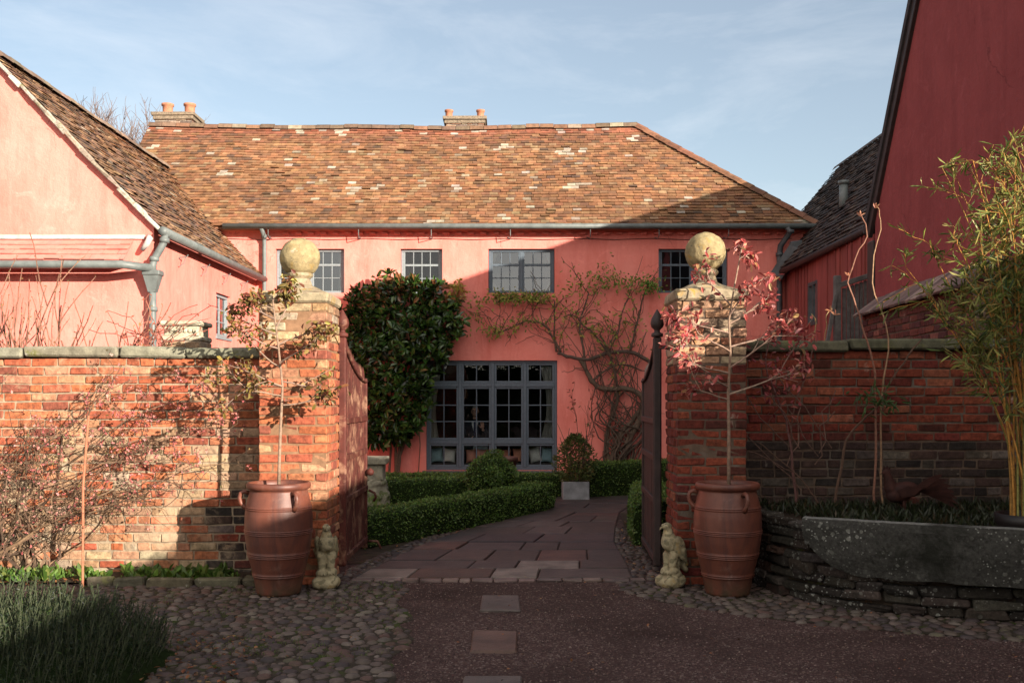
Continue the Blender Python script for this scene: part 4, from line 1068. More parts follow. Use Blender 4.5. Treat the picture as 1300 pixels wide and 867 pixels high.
for c in g2.children:
    if c.data.name not in seen:
        me = c.data.copy(); me.materials[0] = DARKIRON; seen[c.data.name] = me; c.data = me
    else: c.data = seen[c.data.name]
m = MB(); m.tube([(1.25,8.54,1.93),(1.33,8.45,1.93)], .016, 8); tag(m.build('hinge_pin', DARKIRON, org=(1.3,8.5,1.93)), 'iron pin tying the dark right gate to its pillar', 'hinge')
m = MB(); m.tube([(-1.46,8.54,1.90),(-1.50,8.45,1.90)], .016, 8); tag(m.build('hinge_pin', RUST, org=(-1.48,8.5,1.9)), 'iron pin tying the rusty left gate to its pillar', 'hinge')

# ------------------------------------------------------------------ big terracotta jars with young trees
def make_urn(label):
    g = empty('terracotta_jar', (0,0,0), label, 'urn')
    kz = [(0,.163),(.02,.168),(.1,.182),(.2,.206),(.3,.230),(.4,.247),(.5,.256),(.6,.254),(.68,.243),(.74,.228),(.79,.215)]
    def rz(z):
        for a, b in zip(kz, kz[1:]):
            if z <= b[0]: t = (z-a[0])/(b[0]-a[0]); t_ = t; return a[1]+(b[1]-a[1])*t_
        return kz[-1][1]
    zs_ = sorted(set([k*.02 for k in range(40)] + [c+d for c in (.142,.157,.290,.303,.316,.466,.479,.492,.652,.665) for d in (-.0055,-.003,0,.003,.0055)]))
    def rg(z): return max([0]+[.0055*(1-abs(z-c)/.0055) for c in (.142,.157,.290,.303,.316,.466,.479,.492,.652,.665)])
    prof = [(.15,0)] + [((rz(z-.012)+rz(z)+rz(z+.012))/3 + rg(z), max(.004, z)) for z in zs_ if z < .79]
    prof += [(.215,.792),(.226,.797),(.238,.805),(.243,.82),(.241,.84),(.228,.85),(.214,.845),(.208,.82),(.205,.76)]
    m = MB(); m.lathe(prof, (0,0,0), 56); m.build('body', TERRA, g, smooth=True)
    for a in (190, 310, 70):
        a = R(a); d = Vector((math.cos(a), math.sin(a), 0)); h = MB()
        h.tube([d*.222+Z_*.765, d*.252+Z_*.782, d*.282+Z_*.768, d*.292+Z_*.735, d*.282+Z_*.695, d*.258+Z_*.665, d*.242+Z_*.655], [.018,.017,.016,.0155,.0155,.017,.022], 10)
        h.build('handle', TERRA, g, smooth=True)
    m = MB(); m.poly([(.207*math.cos(k*math.pi/12), .207*math.sin(k*math.pi/12), .78) for k in range(24)]); m.build('soil_fill', SOIL, g)
    return g
u1 = make_urn('tall terracotta jar holding a young tree before the left pillar'); u1['group'] = 'tall terracotta jars'
LU = Vector((-1.785, 7.62, .008)); RU = Vector((1.645, 7.60, .008))
u2 = dup(u1, RU, R(-22), 'tall dark terracotta jar holding a red leaved tree before the right pillar', 'tall terracotta jars')
u1.location = LU
def branchy(mb, p, d, ln, r, depth, tips, spread=.7, up=.25, shrink=.68, seg=4, colr=(.2,.13,.09), kids=(2,3)):
    pts = [p]; dd = d.normalized()
    for i in range(seg):
        dd = (dd + rdir()*.16 + Z_*up*.12).normalized(); pts.append(pts[-1] + dd*ln/seg)
    rr = [r*(1-.35*i/seg) for i in range(seg+1)]
    mb.tube(pts, rr, 5 if depth > 0 else 4, hsv(colr, .15, .04), cap=False)
    tips.append((pts[-1], dd, depth))
    for q in pts[2:]: tips.append((q, dd, depth))
    if depth <= 0: return
    for k in range(random.randint(*kids)):
        i = random.randint(max(1, seg//2), seg); nd = (dd + rdir()*spread + Z_*up*.5).normalized()
        branchy(mb, pts[i], nd, ln*shrink*U(.7,1.15), r*.6, depth-1, tips, spread, up, shrink, seg, colr, kids)
def young_tree(name, label, base, stem_pts, limbs, leafc, nleaf, llen, lw_, group=None):
    g = empty(name, base, label, 'tree', group)
    m = MB(); n = len(stem_pts); m.tube(stem_pts, [.0145*(1-.66*i/(n-1)) for i in range(n)], 8, (.25,.165,.115)); tr = m
    tips = []
    for (t, d, ln) in limbs:
        k = t*(n-1); i = min(n-2, int(k)); p = Vector(stem_pts[i]).lerp(Vector(stem_pts[i+1]), k-i)
        branchy(tr, p, Vector(d), ln, .0075, 2, tips, .75, .2, .62, 4, (.30,.20,.15), (2,3))
    tr.build('trunk', BARK, g, smooth=True)
    lf = MB()
    for _ in range(nleaf):
        p, d, dep = random.choice(tips)
        q = p + rdir()*U(0,.075); dr = (d*.5 + rdir() + Vector((0,0,-.55))).normalized()
        lf.leaf(q, dr, (Vector((.3,-.5,.6))+rdir()*.8), llen*U(.6,1.2), lw_*U(.7,1.2), hsv(pick(leafc), .3, .12), U(.05,.25))
    lf.build('leaves', LEAF, g)
    return g
b0 = LU + Vector((0,0,.78))
st = [b0, b0+Vector((.005,0,.25)), b0+Vector((.015,0,.5)), b0+Vector((.03,-.005,.8)), b0+Vector((.0,-.01,1.1)), b0+Vector((-.03,0,1.32)), b0+Vector((-.05,0,1.50))]
young_tree('young_tree', 'slender young tree with olive and russet leaves in the left jar', b0, st,
  [(.42,(.8,-.2,.15),.26),(.46,(-.8,-.2,.1),.26),(.50,(-1,-.1,.1),.30),(.52,(1,-.1,-.05),.30),(.58,(-.9,.1,.4),.28),(.60,(.8,-.4,.4),.28),(.66,(-.8,-.3,.3),.27),(.68,(.9,.1,.35),.27),(.74,(-.9,.1,.2),.26),(.78,(.5,-.3,.7),.22),(.83,(-.7,0,.4),.22),(.9,(-.8,-.2,.2),.18),(.96,(.4,0,.6),.12),(.5,(-.6,-.5,.3),.24)],
  [((.17,.125,.032),4),((.21,.13,.042),3),((.11,.09,.022),3),((.22,.08,.036),4),((.30,.24,.065),1.4),((.14,.045,.025),3)], 1050, .056, .026, 'young trees in terracotta jars')
b0 = RU + Vector((0.01,0,.78))
st = [b0, b0+Vector((0,0,.25)), b0+Vector((.0,0,.5)), b0+Vector((-.005,0,.75)), b0+Vector((.01,-.01,1.05)), b0+Vector((.0,0,1.3)), b0+Vector((.04,0,1.55)), b0+Vector((.085,0,1.78))]
young_tree('young_tree', 'slender young tree with crimson leaves in the right jar', b0, st,
  [(.40,(-.9,-.2,.25),.30),(.42,(1,-.2,.25),.42),(.50,(-.9,.0,.35),.34),(.52,(.9,-.3,.4),.4),(.58,(-.7,-.4,.4),.32),(.60,(1,.1,.4),.36),(.66,(-.8,.2,.35),.30),(.70,(.9,-.2,.3),.34),(.74,(.4,-.5,.6),.26),(.45,(-.5,-.6,.3),.3),(.78,(-.5,0,.4),.22),(1.0,(.1,0,.6),.08),(1.0,(.5,0,.1),.08)],
  [((.32,.06,.055),4),((.44,.12,.10),3),((.24,.045,.042),3),((.50,.22,.17),2.4),((.34,.20,.09),1),((.14,.03,.03),1.6)], 720, .064, .027, 'young trees in terracotta jars')

# ------------------------------------------------------------------ stone eagles
def make_eagle(label):
    bl = [('e',(0,0,.04),(.108,.10,.055)), ('e',(-.055,-.04,.05),(.06,.055,.05)), ('e',(.05,-.03,.055),(.06,.06,.05)), ('e',(.02,.05,.06),(.07,.055,.05)),
          ('e',(.01,.01,.105),(.072,.066,.045)), ('e',(-.035,-.02,.115),(.045,.045,.035)), ('e',(.045,-.01,.13),(.04,.04,.03)),
          ('c',(-.033,-.015,.14),(-.036,.0,.25),.026,.040), ('c',(.033,-.015,.14),(.036,.0,.25),.026,.040), ('c',(0,.045,.12),(0,.05,.24),.03,.045),
          ('c',(0,.04,.265),(0,-.012,.355),.062,.066), ('e',(0,-.035,.335),(.050,.042,.060),(.3,0,0)), ('c',(0,-.015,.37),(0,-.028,.445),.055,.034), ('e',(0,-.038,.468),(.032,.042,.031)),
          ('c',(0,-.070,.470),(0,-.098,.461),.015,.009), ('c',(0,-.098,.461),(0,-.106,.446),.008,.004),
          ('c',(0,.075,.235),(0,.135,.13),.034,.018), ('e',(0,.12,.15),(.04,.02,.05),(.5,0,0))]
    for s in (-1, 1):
        bl += [('e',(s*.066,.03,.325),(.024,.055,.085),(.42,0,s*.12)), ('c',(s*.070,.055,.285),(s*.048,.115,.175),.030,.012), ('e',(s*.074,.045,.285),(.014,.042,.075),(.5,0,s*.12)),
               ('e',(s*.024,-.058,.478),(.010,.014,.009))]
        for k in range(3): bl.append(('c',(s*(.018+.016*k),-.03,.142),(s*(.014+.024*k),-.075+.010*k,.112),.011,.007))
    o = organic('stone_eagle', bl, .005, STONE, None, (0,0,0), lambda p: (.34,.29,.18) if noise.noise(p*26) > -.25 else (.20,.175,.105), .006, 1)
    return tag(o, label, 'statue', 'stone eagles at the gate pillars')
e1 = make_eagle('pale weathered stone eagle facing the drive beside the left jar')
e2 = e1.copy(); col.objects.link(e2); e2['label'] = 'darker stone eagle turned towards the gateway beside the right jar'
e1.location = (-1.46, 7.83, .005); e1.rotation_euler = (0,0,R(12)); e1.scale = (1.02,1.02,1.02)
e2.location = (1.255, 7.86, .005); e2.rotation_euler = (0,0,R(-62)); e2.scale = (1.03,1.03,1.03)

# ------------------------------------------------------------------ raised bed at the right
BED = [(1.93,8.25),(1.95,8.0),(2.02,7.62),(2.16,7.28),(2.42,6.99),(2.75,6.82),(3.10,6.72),(3.6,6.60),(4.6,6.45)]
rb = empty('raised_bed', (3.0, 7.4, 0), 'curved stone edged raised bed under the shaded right wall', 'planter')
m = MB(); core = MB()
def along(pts, step):
    P_ = [Vector((*p, 0)) for p in pts]; L0 = [0]
    for a, b in zip(P_, P_[1:]): L0.append(L0[-1] + (b-a).length)
    return P_, L0
PB, LB = along(BED, .1)
def at_l(l):
    for i in range(len(PB)-1):
        if l <= LB[i+1] or i == len(PB)-2:
            d = (PB[i+1]-PB[i]); t = (l-LB[i])/(LB[i+1]-LB[i]); return PB[i]+d*t, d.normalized()
rows = 8; ch = .60/rows
for r in range(rows):
    l = -.1*(r % 2)
    while l < LB[-1]:
        w_ = U(.18,.34); a = max(0, l); b = min(LB[-1], l+w_)
        if b-a > .04:
            p, d = at_l((a+b)/2); nn = Vector((d.y,-d.x,0)); nn = -nn if nn.y > 0 else nn
            if nn.x > .2: nn = -nn
            dp = Vector((-d.y, d.x, 0))
            m.cbox(p + dp*.06 + Z_*((r+.5)*ch) + dp*U(-.016,.016) + Z_*.008*math.sin(a*4+r*2.1), d, dp, Z_, b-a-.010, .14, ch*U(.80,1.0), .013, .012, hsv(pick([((.042,.034,.027),4),((.030,.025,.021),3),((.06,.05,.042),2),((.055,.03,.022),1.2)]), .25, .06))
        l += w_
m.build('edging_wall', GRAN, rb)
m = MB(); n = 0
ins = []
for i in range(30):
    p, d = at_l(LB[-1]*i/29); dp = Vector((-d.y, d.x, 0)); ins.append(p+dp*.05)
m.poly([(q.x,q.y,.565) for q in ins] + [(4.6,8.3,.565),(1.98,8.3,.565)])
for a, b in zip(ins, ins[1:]): m.poly([(a.x,a.y,0),(b.x,b.y,0),(b.x,b.y,.56),(a.x,a.y,.56)])
m.build('soil_fill', SOIL, rb)
# big granite trough let into the front of the bed
tr = empty('granite_trough', (2.9, 6.9, 0), 'large round bottomed granite trough speckled with lichen in the raised bed', 'trough')
A0 = Vector((2.07, 7.10, 0)); B0 = Vector((3.66, 6.37, 0)); d = (B0-A0).normalized(); dp = Vector((-d.y, d.x, 0)); LL = (B0-A0).length
A0 = A0; m = MB()
N = 64; outl = []
for i in range(N+1):
    t = i/N; x = LL*t
    dep = .13 + .26*math.sin(min(1, t*4.6)*math.pi/2)**.9
    outl.append((x, .645-.01*t, .645-dep-.015*noise.noise((t*9,0,0))))
bulge = lambda t: -.03*math.sin(math.pi*t)
K = 14
grid = []
for i, (x, zt, zb) in enumerate(outl):
    c_ = []
    for k in range(K+1):
        s = k/K; z = zt + (zb-zt)*s; o_ = bulge(i/N) + .03*s*s + .02*noise.fractal(Vector((x*5, z*6, 1)), .8, 2.1, 6) - .02 + .02*max(0, 1-s*9)
        c_.append(A0 + d*x + dp*o_ + Z_*z)
    grid.append(c_)
vs = [p for c_ in grid for p in c_]; W_ = K+1
m.faces(vs, [(i*W_+k, i*W_+k+1, (i+1)*W_+k+1, (i+1)*W_+k) for i in range(N) for k in range(K)], (.052,.050,.044))
for i in range(N):
    a, b = grid[i][0], grid[i+1][0]; m.poly([a, b, b+dp*.12, a+dp*.12], (.22,.22,.20)); m.poly([a+dp*.12, b+dp*.12, b+dp*.12-Z_*.2, a+dp*.12-Z_*.2], (.15,.15,.14))
    a, b = grid[i][K], grid[i+1][K]; m.poly([b, a, a+dp*.15, b+dp*.15], (.12,.12,.11))
for e in (0, N):
    c_ = grid[e]; m.poly(c_ + [c_[-1]+dp*.2, c_[0]+dp*.2], (.2,.2,.19))
m.build('trough_stone', GRAN, tr, smooth=False)
# low plants filling the bed
m = MB()
for _ in range(8000):
    x = U(1.98, 4.4); y = U(6.55, 8.25)
    l = None
    if y < 8.25 - (1.15*min(1, (x-1.9)/.6) + .28*max(0, x-2.5))*1.0 + .02: continue
    h = U(.05,.20); d_ = Vector((U(-.9,.9), U(-.9,.7), 1)); m.leaf(Vector((x,y,.56+U(0,.06))), d_, rdir(), h*.55, U(.008,.02), hsv(pick([((.017,.024,.008),4),((.026,.032,.011),3),((.013,.017,.007),2),((.05,.034,.014),.9)]), .3, .1))
tag(m.build('low_planting', LEAF), label='dark tufted low plants filling the raised bed', cat='plants', kind='stuff')
# rusty metal cockerel
cb = Vector((3.02, 7.70, .57))
RUSTB = plain('rusted_sheet_metal', (.045,.016,.012), .75, .5, 14, .4, .2, [((.025,.011,.01), 8, .5, .65)])
ck = empty('metal_cockerel', cb, 'rusty metal cockerel standing among the plants of the raised bed', 'sculpture')
V = lambda x, z, y=0: (cb.x+x, cb.y+y, cb.z+z)
organic('body', [('e', V(-.02,.20), (.105,.07,.078), (0,-.25,0)), ('e', V(.05,.225), (.09,.055,.06), (0,.2,0)), ('c', V(-.09,.23), V(-.115,.33), .052, .030), ('e', V(-.122,.352), (.030,.024,.030)), ('c', V(-.145,.352), V(-.175,.342), .011,.004), ('e', V(-.06,.18), (.07,.06,.06))], .007, RUSTB, ck, None, lambda p: (.1,.03,.03))
m = MB()
for k in range(7):
    a = .65 - k*.16; pts = [Vector(V(.10, .235)) + Vector((math.cos(a)*s*(.24+.02*k), (k-3)*.010, math.sin(a)*s*.17 - s*s*.045*(k*.45))) for s in (0,.25,.5,.75,1)]
    for a1, b1, w0, w1 in zip(pts, pts[1:], (.02,.03,.032,.024), (.03,.032,.024,.006)):
        m.faces([a1+Z_*w0+Y_*.004, b1+Z_*w1+Y_*.004, b1-Z_*w1+Y_*.004, a1-Z_*w0+Y_*.004, a1+Z_*w0-Y_*.004, b1+Z_*w1-Y_*.004, b1-Z_*w1-Y_*.004, a1-Z_*w0-Y_*.004], [(0,1,2,3),(7,6,5,4),(0,4,5,1),(2,6,7,3)])
m.build('tail', RUSTB, ck)
m = MB()
m.faces([V(-.15,.375,-.004),V(-.145,.41,-.004),V(-.13,.385,-.004),V(-.12,.415,-.004),V(-.108,.385,-.004),V(-.095,.40,-.004),V(-.095,.365,-.004),V(-.15,.375,.004),V(-.145,.41,.004),V(-.13,.385,.004),V(-.12,.415,.004),V(-.108,.385,.004),V(-.095,.40,.004),V(-.095,.365,.004)], [(0,1,2,6),(2,3,4,6),(4,5,6),(7,13,9,8),(9,13,11,10),(11,13,12)] + [(i,i+7,(i+1)%7+7,(i+1)%7) for i in range(7)])
m.build('comb', RUSTB, ck)
for s in (-1, 1):
    m = MB(); m.tube([V(0,.14,s*.03), V(.005,.07,s*.03), V(-.005,-.01,s*.03)], [.016,.009,.009], 8); m.tube([V(.03,-.0,s*.03), V(-.05,-.0,s*.03)], .006, 6); m.build('leg', RUSTB, ck)
    m = MB(); m.faces([V(-.07,.22,s*.072), V(.02,.255,s*.078), V(.13,.235,s*.06), V(.06,.18,s*.075), V(-.03,.165,s*.074)], [(0,1,2,3,4)]); m.faces([V(-.07,.22,s*.064), V(.02,.255,s*.07), V(.13,.235,s*.052), V(.06,.18,s*.067), V(-.03,.165,s*.066)], [(4,3,2,1,0)]); m.build('wing', RUSTB, ck)

# ------------------------------------------------------------------ clipped box hedges
boxg = [((.085,.15,.024),4),((.055,.105,.018),4),((.105,.165,.032),2.8),((.040,.075,.014),2),((.14,.19,.045),1)]
CORE = plain('hedge_core', (.016,.026,.008), .95, .5, 30, .6, .05)
def hedge(name, pts, w, h, label, group, dens=3200, ls=.028):
    P3 = [Vector((p[0], p[1], 0)) for p in pts]
    c0 = sum(P3, Vector())/len(P3); m = MB(); g = empty(name, (c0.x, c0.y, 0), label, 'hedge', group); lf = MB()
    sec = [(-.5,0),(-.52,.5),(-.49,.88),(-.38,1.0),(0,1.02),(.38,1.0),(.49,.88),(.52,.5),(.5,0)]
    n = []; tot = 0
    fine = []
    for a, b in zip(P3, P3[1:]):
        k = max(1, int((b-a).length/.14))
        for i in range(k): fine.append(a.lerp(b, i/k))
    fine.append(P3[-1])
    rings = []
    for i, p in enumerate(fine):
        d = (fine[min(i+1,len(fine)-1)]-fine[max(i-1,0)]).normalized(); s = Vector((d.y,-d.x,0)); ring = []
        for a, b in sec:
            q = p + s*(a*w) + Z_*(b*h); nz = noise.noise(q*3.0)*.035 + noise.noise(q*9)*.02
            ring.append(q + (s*a*1.6 + Z_*(b-.5))*nz)
        rings.append(ring)
    K = len(sec)
    vs = [q - (q-(fine[i]+Z_*h*.5))*.05 for i, r in enumerate(rings) for q in r]
    m.faces(vs, [(i*K+k,(i+1)*K+k,(i+1)*K+k+1,i*K+k+1) for i in range(len(rings)-1) for k in range(K-1)] + [tuple(range(K)), tuple((len(rings)-1)*K+k for k in range(K))[::-1]])
    m.build('inner_growth', CORE, g)
    quads = []
    for i in range(len(rings)-1):
        for k in range(K-1): quads.append((rings[i][k],rings[i+1][k],rings[i+1][k+1],rings[i][k+1]))
    for e in (0, -1):
        r = rings[e]
        for k in range(4): quads.append((r[k], r[k+1], r[K-2-k], r[K-1-k]))
    for q in quads:
        nr = (q[1]-q[0]).cross(q[3]-q[0]); ar = ((q[1]-q[0]).cross(q[3]-q[0]).length + (q[2]-q[1]).cross(q[3]-q[1]).length)/2 if True else 0
        nr.normalize(); cen = sum(q, Vector())/4
        if nr.dot(cen - (min(fine, key=lambda f: (f-cen).length) + Z_*h*.4)) < 0: nr = -nr
        cnt = ar*dens; cnt = int(cnt) + (rnd() < cnt % 1)
        for _ in range(cnt):
            a, b = rnd(), rnd(); p = q[0].lerp(q[1], a).lerp(q[3].lerp(q[2], a), b)
            cl = noise.noise(p*7)
            d = (nr*.7 + rdir()*.9 + Z_*.25).normalized(); p = p + nr*(U(-.035,.010) + cl*.014)
            c = hsv(pick(boxg), .3, .08); k = 1+.28*cl
            lf.leaf(p, d, rdir(), ls*U(.7,1.3), ls*U(.5,.75), (c[0]*k,c[1]*k,c[2]*k))
    lf.build('foliage', LEAF, g)
    return g
hg = 'clipped box hedges round the courtyard'
hedge('box_hedge', [(-1.62,9.95),(-1.30,10.45),(-.88,11.2),(-.30,12.15),(.10,12.9),(.36,13.6)], .46, .345, 'clipped box hedge curving along the left edge of the flagged path', hg, 3600, .026)
hedge('box_hedge', [(-2.2,13.1),(-1.2,13.3),(-.55,13.5)], .45, .42, 'short box hedge running behind the curved front hedge to the clipped dome', hg, 2600, .03)
hedge('box_hedge', [(-3.0,15.15),(-1.5,15.25),(-.1,15.25),(.8,15.2)], .45, .335, 'straight box hedge running under the large kitchen window', hg, 2300, .032)
hedge('box_hedge', [(1.0,15.15),(1.6,15.45),(2.4,15.7),(3.6,15.9)], .6, .50, 'box hedge on the far side between square planter and right gate', hg, 2300, .032)
hedge('box_hedge', [(1.47,10.0),(1.55,11.0),(1.72,12.2)], .5, .46, 'dark box hedge beside the path behind the right gate', hg, 3000, .028)
def dome(name, c, r, zs, label):
    g = empty(name, (c.x, c.y, 0), label, 'topiary'); m = MB()
    bm = bmesh.new(); bmesh.ops.create_icosphere(bm, subdivisions=3, radius=1)
    vs = [Vector(v.co) for v in bm.verts]; fs = [[v.index for v in f.verts] for f in bm.faces]; bm.free()
    f = lambda v: c + Vector((v.x*r, v.y*r, v.z*r*zs))
    m.faces([f(v*.93) for v in vs], fs)
    m.tube([(c.x, c.y, 0), (c.x, c.y, c.z)], .04, 8)
    m.build('inner_growth', CORE, g); lf = MB()
    for cc, rr, zz, nn in ((c, r, zs, 3600), (c+Vector((.05,-r*.92,.06)), .12, 1.0, 700), (c+Vector((.04,0,r*zs*.98)), .12, .6, 400)):
        for _ in range(nn):
            n_ = rdir(); p = cc + Vector((n_.x*rr, n_.y*rr, n_.z*rr*zz)); 
            if p.z < .02: continue
            cl = noise.noise(p*8); d = (n_*.7+rdir()).normalized(); cq = hsv(pick(boxg), .3, .08); k = 1+.3*cl
            lf.leaf(p + n_*(cl*.02+U(-.02,.01)), d, rdir(), .03*U(.7,1.3), .02, (cq[0]*k,cq[1]*k,cq[2]*k))
    lf.build('foliage', LEAF, g)
dome('topiary_dome', Vector((-.28,13.15,.42)), .345, .95, 'clipped box dome with a small knob before the kitchen window')
# planter with shrub
pl = empty('square_planter', (.935,14.72,0), 'square grey lead planter at the far end of the path', 'planter')
m = MB(); m.cbox(Vector((.935,14.72,.14)), X_, Y_, Z_, .39, .39, .27, .01); m.build('box', plain('zinc', (.19,.19,.20), .6, .4, 10, .15), pl)
m = MB(); m.box((.76,14.545,.2725),(1.11,14.895,.279)); m.build('soil_fill', SOIL, pl)
sh = empty('potted_shrub', (.935,14.72,.28), 'loose conical evergreen shrub growing in the square grey planter', 'shrub')
tips = []; m = MB()
for k in range(9):
    branchy(m, Vector((.935+U(-.05,.05),14.72+U(-.05,.05),.27)), Vector((U(-.5,.5),U(-.5,.5),1)), U(.38,.62), .009, 1, tips, .6, .5, .6, 4, (.12,.08,.05))
m.build('stems', BARK, sh); lf = MB()
for _ in range(2100):
    t = rnd(); z = .27 + .68*t; r = .31*math.sin(math.pi*(.12+.86*t)**.8)**.8*U(.35,1.05) + .015; a = U(0,6.3)
    p = Vector((.935+math.cos(a)*r, 14.72+math.sin(a)*r, z)); lf.leaf(p, (rdir()+Vector((math.cos(a),math.sin(a),.6))).normalized(), rdir(), U(.035,.06), .02, hsv(pick([((.06,.085,.018),4),((.09,.11,.025),3),((.14,.10,.03),1.2),((.035,.05,.012),2)]), .3, .1), .1)
lf.build('foliage', LEAF, sh)
rs = empty('bare_rose', (1.0,15.0,0), 'thin rose with few reddish leaves standing behind the square planter', 'shrub'); tips = []; m = MB()
for k in range(4): branchy(m, Vector((.95+k*.06,15.0,.0)), Vector((U(-.2,.25),0,1)), 1.15, .007, 2, tips, .6, .3, .45, 5, (.18,.08,.06))
m.build('stems', BARK, rs); lf = MB()
for _ in range(130):
    p, d, dep = random.choice(tips); lf.leaf(p, rdir(), rdir(), .05, .024, hsv(pick([((.25,.06,.04),3),((.12,.09,.03),2)]), .3), .1)
lf.build('leaves', LEAF, rs)
m = MB(); m.lathe([(.12,0),(.14,.1),(.185,.43),(.205,.44),(.205,.49),(.19,.50),(.17,.49),(.16,.4)], (0,0,0), 28); m.lathe([(0,.45),(.17,.45)], (0,0,0), 28)
tag(m.build('tall_pot', plain('dark_brown_glaze', (.09,.04,.03), .5, .3, 8, .1), org=(0,0,0), smooth=True), 'tall dark brown pot half hidden by the clipped dome', 'pot').location = (-.10, 16.9, .005)

# ------------------------------------------------------------------ magnolia on the facade
mg = empty('wall_magnolia', (fx(505), 18.7, 0), 'big glossy dark green magnolia trained up the farmhouse wall', 'shrub')
outl = [(437,402),(446,388),(456,372),(472,366),(490,354),(505,366),(520,364),(531,372),(546,362),(560,372),(578,382),(567,398),(584,412),(588,425),(572,432),(578,446),(560,462),(556,486),(546,505),(548,524),(534,540),(520,558),(500,562),(484,574),(466,568),(462,535),(458,515),(455,490),(440,470),(424,450),(420,420)]
def inside(px, py):
    c = False; n = len(outl); j = n-1
    for i in range(n):
        (xi, yi), (xj, yj) = outl[i], outl[j]
        if (yi > py) != (yj > py) and px < (xj-xi)*(py-yi)/(yj-yi)+xi: c = not c
        j = i
    return c
magc = [((.026,.058,.012),5),((.036,.078,.014),4),((.065,.12,.022),2.8),((.018,.034,.010),3),((.10,.085,.03),.35),((.085,.04,.02),.3)]
lf = MB(); m = MB(); root = Vector((fx(500,18.85), 18.85, .02)); cents = []
while len(cents) < 560:
    px, py = U(415,592), U(350,574)
    if inside(px, py):
        e = min(math.hypot(px-a, py-b) for a, b in outl)
        if e < U(4,13) and px > 470: continue
        dpt = min(.85, .12+e*.018)*U(.1,1.0); y = 18.92 - dpt
        cents.append((P(px, py, y), dpt, py))
for k in range(120):
    (ax, ay), (bx_, by_) = random.choice(list(zip(outl[:24], outl[1:25]))); t = rnd(); cx_, cy_ = ax+(bx_-ax)*t, ay+(by_-ay)*t; ex, ey = cx_-507, cy_-455; l_ = math.hypot(ex, ey); q = U(-9, 9) if cy_ < 425 else U(-14, -2)
    cents.append((P(cx_+ex/l_*q, cy_+ey/l_*q, 18.9-U(.1,.5)), .1, cy_))
for c, dpt, py in cents:
    out = Vector((U(-.5,.5), -.9, U(-.1,.7))).normalized()
    for k in range(random.randint(6, 10)):
        d = (out*.7 + rdir()*.95).normalized(); c_ = hsv(pick(magc), .28, .08)
        if py < 385 and rnd() < .3: c_ = hsv((.17,.075,.03), .3, .1)
        lf.leaf(c + d*.02, d, (out+rdir()*.5+Z_*.4).normalized(), U(.13,.20), U(.055,.08), c_, .14)
for k in range(7):
    c = random.choice(cents)[0]; mid = Vector((root.x*.6+c.x*.4, 18.86, c.z*.55)); m.tube(wiggle(root+Vector((U(-.1,.1),0,0)), mid, 4, .08) + wiggle(mid, c, 4, .05)[1:], [.024-.0022*i for i in range(9)], 6, (.12,.085,.06))
m.build('branches', BARK, mg); lf.build('foliage', GLOSSY, mg)

# ------------------------------------------------------------------ wisteria on the facade
wi = empty('wall_wisteria', (fx(800), 18.85, 0), 'old twisted wisteria with bare ropes of stem on the farmhouse wall', 'climber')
m = MB(); wc = (.095,.065,.048)
def vine(pp, r0, r1, y=18.87, c=wc, n=6):
    pts = [P(a, b, y - .02*math.sin(i*1.3)) for i, (a, b) in enumerate(pp)]; sm = []
    for i in range(len(pts)-1):
        p0, p1, p2, p3 = pts[max(0,i-1)], pts[i], pts[i+1], pts[min(len(pts)-1,i+2)]
        for k in range(5):
            t = k/5; sm.append(.5*((2*p1)+(p2-p0)*t+(2*p0-5*p1+4*p2-p3)*t*t+(3*p1-p0-3*p2+p3)*t**3))
    sm.append(pts[-1]); s0 = U(0,90)
    sm = [q + Vector((noise.noise((s0,i*.5,0)), 0, noise.noise((s0,i*.5,5))))*.02 for i, q in enumerate(sm)]
    m.tube(sm, [(r0+(r1-r0)*i/(len(sm)-1))*U(.9,1.12) for i in range(len(sm))], n, hsv(c, .2, .05))
    return sm
bot = 612
vines = []
vines.append(vine([(788,bot),(792,580),(800,556),(812,534),(818,512),(808,498),(790,493),(766,494),(752,484),(744,470),(736,456)], .075, .035))
vines.append(vine([(775,bot),(778,575),(790,548),(806,530),(820,500),(826,470)], .065, .03))
vines.append(vine([(782,bot),(772,580),(770,555),(776,530),(784,505),(780,470),(772,446),(762,425)], .05, .018))
vines.append(vine([(708,448),(724,453),(745,457),(770,449),(795,446),(812,452),(826,460)], .03, .04))
vines.append(vine([(744,470),(740,440),(736,415),(740,395),(748,372)], .026, .012))
vines.append(vine([(712,447),(700,425),(690,412),(668,408),(645,418),(625,424)], .026, .010))
vines.append(vine([(800,446),(806,420),(812,398),(818,372),(832,352)], .022, .010))
vines.append(vine([(772,449),(785,420),(790,396),(800,372)], .018, .008))
vines.append(vine([(706,447),(704,425),(704,395),(703,380)], .02, .010))
vines.append(vine([(770,446),(755,425),(740,412),(728,400),(716,402)], .02, .010))
vines.append(vine([(752,486),(770,470),(790,462),(815,470)], .018, .014))
for k in range(26):
    a = U(768,798); vines.append(vine([(a,bot),(a+U(-20,24),U(570,592)),(a+U(-26,36),U(545,560)),(a+U(-30,44),U(515,535)),(a+U(-30,44),U(485,505)),(a+U(-50,45),U(420,460))], U(.009,.03), .005, 18.87-U(0,.14), (.085,.058,.043), 5))
for k in range(130):
    sm = random.choice(vines[:11]); p = random.choice(sm)
    m.tube(wiggle(p, p + Vector((U(-.55,.55), U(-.06,0), U(-.1,.75))), 6, .10), [.009-.0008*i for i in range(7)], 4, hsv((.115,.072,.05), .2, .05), cap=False)
for k in range(26):                                                   # thin whips left of the kitchen window head
    p = P(U(595,700), U(385,430), 18.9); m.tube(wiggle(p, p+Vector((U(-.5,.3),U(-.05,0),U(-.35,.35))), 6, .08), [.007-.0006*i for i in range(7)], 4, hsv((.12,.07,.05), .2, .05), cap=False)
